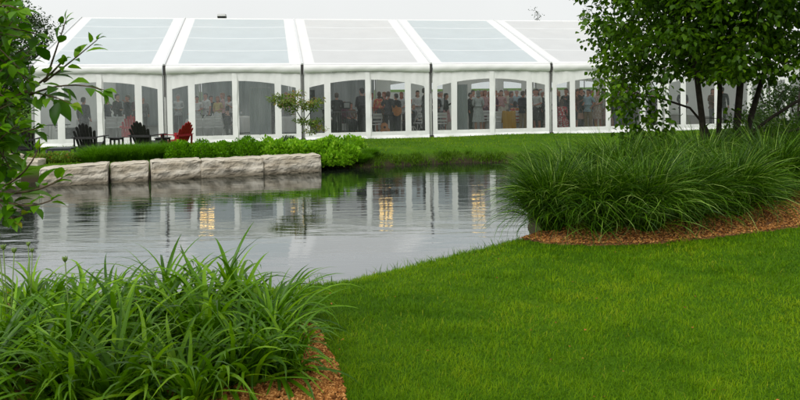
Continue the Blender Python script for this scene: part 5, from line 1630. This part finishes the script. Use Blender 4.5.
# fourth bay
person(436, 3.0, 'person in dark grey just right of the third post', 'charcoal', 'black', 'dark', face=.5, arms=FR, skin=1)
person(447, 2.4, 'person in dark clothes left of the narrow grey screen', 'black', 'pink', 'dark', 'long', 1.2, DR, 'long', True, skin=1)
person(441, 5.4, 'person in pale clothes far back left of the narrow grey screen', 'pale', 'grey', 'grey', face=.2)
person(470.5, 3.4, 'person in black with reddish face just right of the narrow grey screen', 'black', 'black', 'dark', face=.5, arms=DR, skin=1)
person(478, 1.2, 'person in a long pale grey cardigan seen from behind', 'pale', 'pale', 'grey', 'bob', PI-.1, FR, 'long', True, skin=0)
person(485, 2.9, 'person with auburn hair in pink behind the pale cardigan', 'pink', 'plum', 'auburn', 'bob', .2, DR, 'short', True, skin=1)
person(496, 3.0, 'person in plum with a ruddy face just right of the closure seam', 'plum', 'charcoal', 'auburn', 'bob', .5, FR, 'short', skin=1)
person(501.5, 2.8, 'person in a light pink top beside the closure seam', 'pink', 'cream', 'brown', 'bob', -.4, DR, 'short', True, skin=0)
person(505.5, 4.8, 'person in cream far behind the mustard cloth', 'cream', 'tan', 'grey', face=0)
person(511.5, 3.0, 'person in a grey dress left of the man in khaki trousers', 'grey', 'grey', 'brown', 'bob', .9, FR, 'short', True, skin=1)
person(515, 2.0, 'person in a red and gold printed top seated behind the mustard cloth', 'red_print', 'charcoal', 'dark', 'bob', PI-.5, ('table', 'table'), 'short', seated=True)
person(523.5, 1.1, 'person in a dark jacket and khaki trousers in the fourth bay', 'charcoal', 'khaki', 'brown', face=2.2, arms=FR, h=1.05, skin=1)
person(536.5, 1.3, 'person in a white top and black skirt with long dark hair', 'white', 'black', 'dark', 'long', -.9, FR, 'short', True, skin=1)
person(542.5, 2.1, 'person with white-blond hair facing the dark-haired guest in the white top', 'black', 'black', 'white', 'bob', .8, DR, 'long', skin=1)
person(534, 4.4, 'person in grey far behind the white top and black skirt', 'grey', 'charcoal', 'brown', face=.1, skin=1)
# fifth bay
person(556.5, 1.8, 'person with white-blond hair and dark top right of the fourth post', 'charcoal', 'black', 'blond', 'bob', .7, FR, skin=0)
person(561, 1.3, 'person in a red polka-dot dress bending in the narrow window', 'polka', 'polka', 'brown', 'bob', 2.4, ('table', 'table'), 'short', True, seated=True)
person(566.5, 1.2, 'tall person in a dark suit in the narrow window right of the fourth post', 'charcoal', 'black', 'brown', face=-.9, arms=DR, h=1.07, skin=1)
person(576.5, 1.5, 'person in a sleeveless dark dress with bare arms left of the blue shirt', 'brown', 'black', 'brown', 'long', 1.1, DR, 'short', True, skin=1)
person(581.5, 2.6, 'person in black behind the bare-armed guest', 'black', 'black', 'dark', face=.3, arms=FR, skin=1)
person(588.5, 1.1, 'person in a light blue short-sleeved shirt and khaki trousers', 'blue', 'khaki', 'dark', face=-1.2, arms=('front', 'hips'), sleeves='short', h=1.04, skin=1)
person(597, 1.5, 'person in a lacy tan dress right of the blue shirt', 'lace', 'lace', 'brown', 'bob', -.8, FR, 'short', True, skin=1)
person(603.5, 2.0, 'person in a white shirt right of the lacy tan dress', 'white', 'tan', 'dark', face=.8, arms=DR, skin=1)
person(607.5, 1.1, 'person in a white top and pink skirt against the window edge', 'cream', 'pink', 'brown', 'long', 1.3, DD, 'long', True, skin=1)
person(593, 4.2, 'person in plum far behind the blue shirt', 'plum', 'black', 'auburn', 'bob', .1, FR, skin=1)
person(571, 4.6, 'person in pale clothes far behind the tall dark suit', 'pale', 'grey', 'white', face=.2)
person(618.5, 1.4, 'person in a dark suit and denim trousers, left one in the window beside the tree', 'charcoal', 'denim', 'dark', face=2.9, arms=FR, h=1.05)
person(627.5, 1.5, 'person in dark clothes, right one in the window beside the tree', 'navy', 'denim', 'brown', face=3.4, arms=FR, h=1.05)
person(634, 3.2, 'person in pale clothes seen through the leaves of the tree', 'pale', 'grey', 'grey', face=.2, arms=FR)
person(653, 2.2, 'person in black glimpsed behind the leftmost tree trunk', 'black', 'black', 'brown', face=.6, arms=DR, skin=1)
person(682, 2.4, 'person in charcoal glimpsed between the first two tree trunks', 'charcoal', 'black', 'dark', face=-.5, arms=FR, skin=1)
person(712, 2.6, 'person in brown glimpsed in the wide gap between the tree trunks', 'brown', 'charcoal', 'brown', 'bob', .4, FR, skin=1)
person(722, 2.0, 'person in a dark suit glimpsed in the wide gap between the tree trunks', 'charcoal', 'black', 'dark', face=2.6, arms=DD, skin=1)
person(771, 3.0, 'person in plum glimpsed right of the tree trunks', 'plum', 'black', 'dark', face=.3, arms=DR, skin=1)

for px, t, lb, tp_, bt, hr_, st_, sk_ in [
    (440, 6.6, 'person in orange far back near the third post', 'orange', 'charcoal', 'brown', 'short', False), (474, 5.2, 'person in white far back right of the narrow grey screen', 'white', 'grey', 'dark', 'short', False),
    (482, 5.6, 'person in cream with grey hair far back behind the pale cardigan', 'cream', 'tan', 'grey', 'bob', True), (490, 4.9, 'person in orange print behind the closure seam of the fourth bay', 'orange_print', 'orange_print', 'auburn', 'bob', True),
    (499, 6.4, 'person in white far behind the mustard cloth, left', 'white', 'grey', 'white', 'short', False), (508, 6.0, 'person in pink far behind the mustard cloth, right', 'pink', 'pink', 'blond', 'bob', True),
    (517, 5.4, 'person in pale blue behind the red and gold printed top', 'blue', 'khaki', 'grey', 'short', False), (528, 5.0, 'person in white behind the dark jacket and khaki trousers', 'white', 'tan', 'brown', 'bob', True),
    (540, 6.0, 'person in yellow far behind the white-blond guest', 'yellow', 'white', 'auburn', 'bob', True), (559, 5.2, 'person in cream far behind the polka-dot dress', 'cream', 'tan', 'blond', 'bob', True),
    (578, 5.6, 'person in orange far behind the bare-armed guest', 'orange', 'brown', 'auburn', 'bob', True), (584, 4.6, 'person in white between the bare-armed guest and the blue shirt', 'white', 'charcoal', 'dark', 'short', False),
    (599, 3.4, 'person in pink behind the lacy tan dress', 'pink', 'pink', 'auburn', 'bob', True), (606, 5.0, 'person in pale blue far behind the white top and pink skirt', 'blue', 'grey', 'grey', 'short', False),
    (622, 4.2, 'person in white behind the two denim-trousered guests', 'white', 'khaki', 'brown', 'short', False), (612, 3.2, 'person in plum just left of the two denim-trousered guests', 'plum', 'black', 'dark', 'bob', True),
    (367, 5.2, 'person in white far left behind the orange-dressed guest', 'white', 'grey', 'grey', 'short', False), (384, 4.8, 'person in red behind the orange-dressed guest and the guitarist', 'red', 'black', 'auburn', 'bob', True), (408, 5.2, 'person in orange far right behind the guitarist', 'orange', 'black', 'brown', 'bob', True),
    (194, 6.6, 'person in pale clothes far back at the left of the second bay', 'pale', 'grey', 'grey', 'short', False), (223, 6.2, 'person in pink far back right of the yellow top', 'pink', 'pink', 'auburn', 'bob', True), (234, 6.4, 'person in white far back beside the wide grey screen', 'white', 'grey', 'brown', 'short', False)]:
    person(px, t, lb, tp_, bt, hr_, st_, random.uniform(-1.6, 1.6), random.choice([DD, DR, FR, HP]), random.choice(['long', 'short']), sk_, skin=random.randint(0, 1))

# ------------------------------------------------------------------ the musicians' things
def guitar(name, label, loc, M4, cat='guitar'):
    o = empty(name, loc, 0, label, cat)
    o.rotation_euler = M4.to_euler()
    pr = []
    for a in np.linspace(0, 2*PI, 41)[:-1]:
        y = math.cos(a); w_ = .19-.045*math.cos(a)-.055*math.exp(-((y-.12)/.22)**2)
        pr.append((math.sin(a)*w_*1.02, y*.245))
    b_ = MB(); b_.loft([[Vector((x, d, z)) for x, z in pr] for d in (-.05, .05)]); b_.build('body', M['guitar'], o, bevel=0)
    h = MB(); h.loft([[Vector((math.cos(a)*r_, -.053, .05+math.sin(a)*r_)) for a in np.linspace(0, 2*PI, 17)[:-1]] for r_ in (.05, .02)]); h.box((0, -.058, -.12), (.15, .012, .03)); h.build('sound_hole', M['black_plastic'], o)
    n = MB(); n.bar((0, -.045, .22), (0, -.045, .64), .05, .025); n.bar((0, -.04, .64), (0, -.02, .80), .075, .02); n.build('neck', M['twig'], o)
    return o
g = tent_at(396, .78, 1.07)
guitar('acoustic_guitar', 'orange acoustic guitar held by the guitarist in black', g, Matrix.Rotation(TPHI+PI+.0, 4, 'Z') @ Matrix.Rotation(R(48), 4, 'Y'))
g = tent_at(384.5, .75, .34)
gg = guitar('standing_guitar', 'orange guitar leaning upright on its stand at the guitarist\'s feet', g, Matrix.Rotation(TPHI+.1, 4, 'Z') @ Matrix.Rotation(R(-9), 4, 'X') @ Matrix.Rotation(R(-6), 4, 'Y'))
s0_ = tent_at(384.5, .72, .022); st = empty('guitar_stand', s0_, TPHI, 'black stand under the orange upright guitar', 'stand')
a = MB(); a.tube([(-.14, -.12, 0), (0, .1, .18), (0, .16, .62)], .011, 6); a.tube([(.14, -.12, 0), (0, .1, .18)], .011, 6); a.tube([(0, .3, 0), (0, .1, .18)], .011, 6); a.bar((-.14, .02, .06), (.14, .02, .06), .02, .02); a.build('stand_frame', M['steel'], st)
ms_ = empty('music_stand', tent_at(347, 1.5, .022), TPHI, 'music stand holding a pale sheet behind the barrier', 'music stand')
a = MB(); a.tube([(0, 0, .05), (0, 0, 1.12)], .012, 6)
for q in (0, 2.1, 4.2): a.tube([(0, 0, .22), (math.cos(q)*.25, math.sin(q)*.25, .005)], .010, 5)
a.build('stem', M['steel'], ms_)
a = MB(); a.box((0, 0, 1.25), (.30, .02, .30), Matrix.Rotation(.25, 3, 'X')); a.build('desk', M['black_plastic'], ms_)
a = MB(); a.box((0, -.014, 1.255), (.22, .004, .20), Matrix.Rotation(.25, 3, 'X')); a.build('sheet', M['screen'], ms_)
br = empty('barrier', tent_at(344, .62, .022), TPHI, 'dark barred barrier in front of the black-suited people', 'barrier')
a = MB(); hw = .80
for z in (.12, 1.02): a.bar((-hw, 0, z), (hw, 0, z), .035, .035)
for i in range(19): a.bar((-hw+i*2*hw/18, 0, .12), (-hw+i*2*hw/18, 0, 1.02), .014, .014)
a.build('bars', M['steel'], br)
for s in (-1, 1):
    a = MB(); a.bar((s*hw, 0, 0), (s*hw, 0, 1.06), .04, .04); a.bar((s*hw, -.22, .015), (s*hw, .22, .015), .05, .02); a.build('post', M['steel'], br)
def loudspeaker(px, t, z, label, hh=.62, stand=True):
    o = empty('loudspeaker', tent_at(px, t, .022), TPHI, label, 'loudspeaker', 'black loudspeakers in the marquee')
    a = MB(); a.box((0, 0, z+hh/2), (.36, .32, hh), taper=.96); c = a.build('cabinet', M['black_plastic'], o, bevel=.015)
    a = MB()
    for zz, r_ in ((z+hh*.32, .13), (z+hh*.78, .06)): a.loft([[Vector((math.cos(q)*r2, -.163-d, zz+math.sin(q)*r2)) for q in np.linspace(0, 2*PI, 21)[:-1]] for r2, d in ((r_, 0), (r_*.9, .012), (r_*.3, .004))])
    a.build('cone', M['steel'], c)
    if stand:
        for q in (.5, 2.6, 4.7):
            a = MB(); a.tube([(0, 0, .55), (math.cos(q)*.42, math.sin(q)*.42, .01)], .014, 6); a.build('leg', M['steel'], o)
        a = MB(); a.tube([(0, 0, .3), (0, 0, z)], .02, 8); a.build('pole', M['steel'], o)
    return o
loudspeaker(310.5, .95, 1.28, 'black loudspeaker on a tripod in the narrow window right of the maple post')
loudspeaker(69.5, 1.1, .02, 'black loudspeaker on the floor behind the left window', .58, False)
# folded frames leaning in the first bay
lf = empty('folding_table_frame', tent_at(58, 1.4, .022), TPHI, 'bare folding table with thin metal legs in the left window', 'table')
a = MB(); a.box((0, 0, .70), (.75, .5, .03)); a.build('table_top', M['dark_grey'], lf)
for s in (-1, 1):
    a = MB(); a.tube([(s*.33, -.2, 0), (s*.28, -.2, .69)], .012, 6); a.build('leg', M['alu'], lf)
    a = MB(); a.tube([(s*.33, .2, 0), (s*.28, .2, .69)], .012, 6); a.build('leg', M['alu'], lf)
bgp = tent_at(580, .9, .0)
hb = empty('handbag', tent_at(580.5, 1.15, .52), TPHI, 'tan handbag hanging before the bare-armed guest', 'handbag')
a = MB(); a.box((0, 0, .14), (.30, .10, .26), taper=.82); a.build('bag_body', M['guitar'] if False else cloth('tan_leather', (.36, .19, .12)), hb, bevel=.02)
a = MB(); a.tube([(-.10, 0, .26), (-.08, 0, .42), (0, 0, .50), (.08, 0, .42), (.10, 0, .26)], .009, 6); a.build('strap', cloth('tan_leather', (.36, .19, .12)), hb)

# a few fallen leaves on the lawn
x, y = polar(120, 3.0, 9.5, .6); k = lawn_mask(x, y); x, y = x[k], y[k]; N = len(x)
V, Q, T, tt = scatter_leaves(np.stack([x, y, height(x, y)+.035], 1), np.stack([np.cos(U(0, 6.28, N)), np.sin(U(0, 6.28, N)), U(-.2, .2, N)], 1), np.stack([U(-.3, .3, N), U(-.3, .3, N), np.ones(N)], 1), U(.012, .026, N), U(.7, 1.1, N), LEAF6, U(0, .45, N))
tag(link('fallen_leaves', np_mesh('fallen_leaves', V, Q, T, mats=[M['chip']], tint=tt)), 'small dry leaves and bits lying in the lawn', 'fallen leaves', kind='stuff')
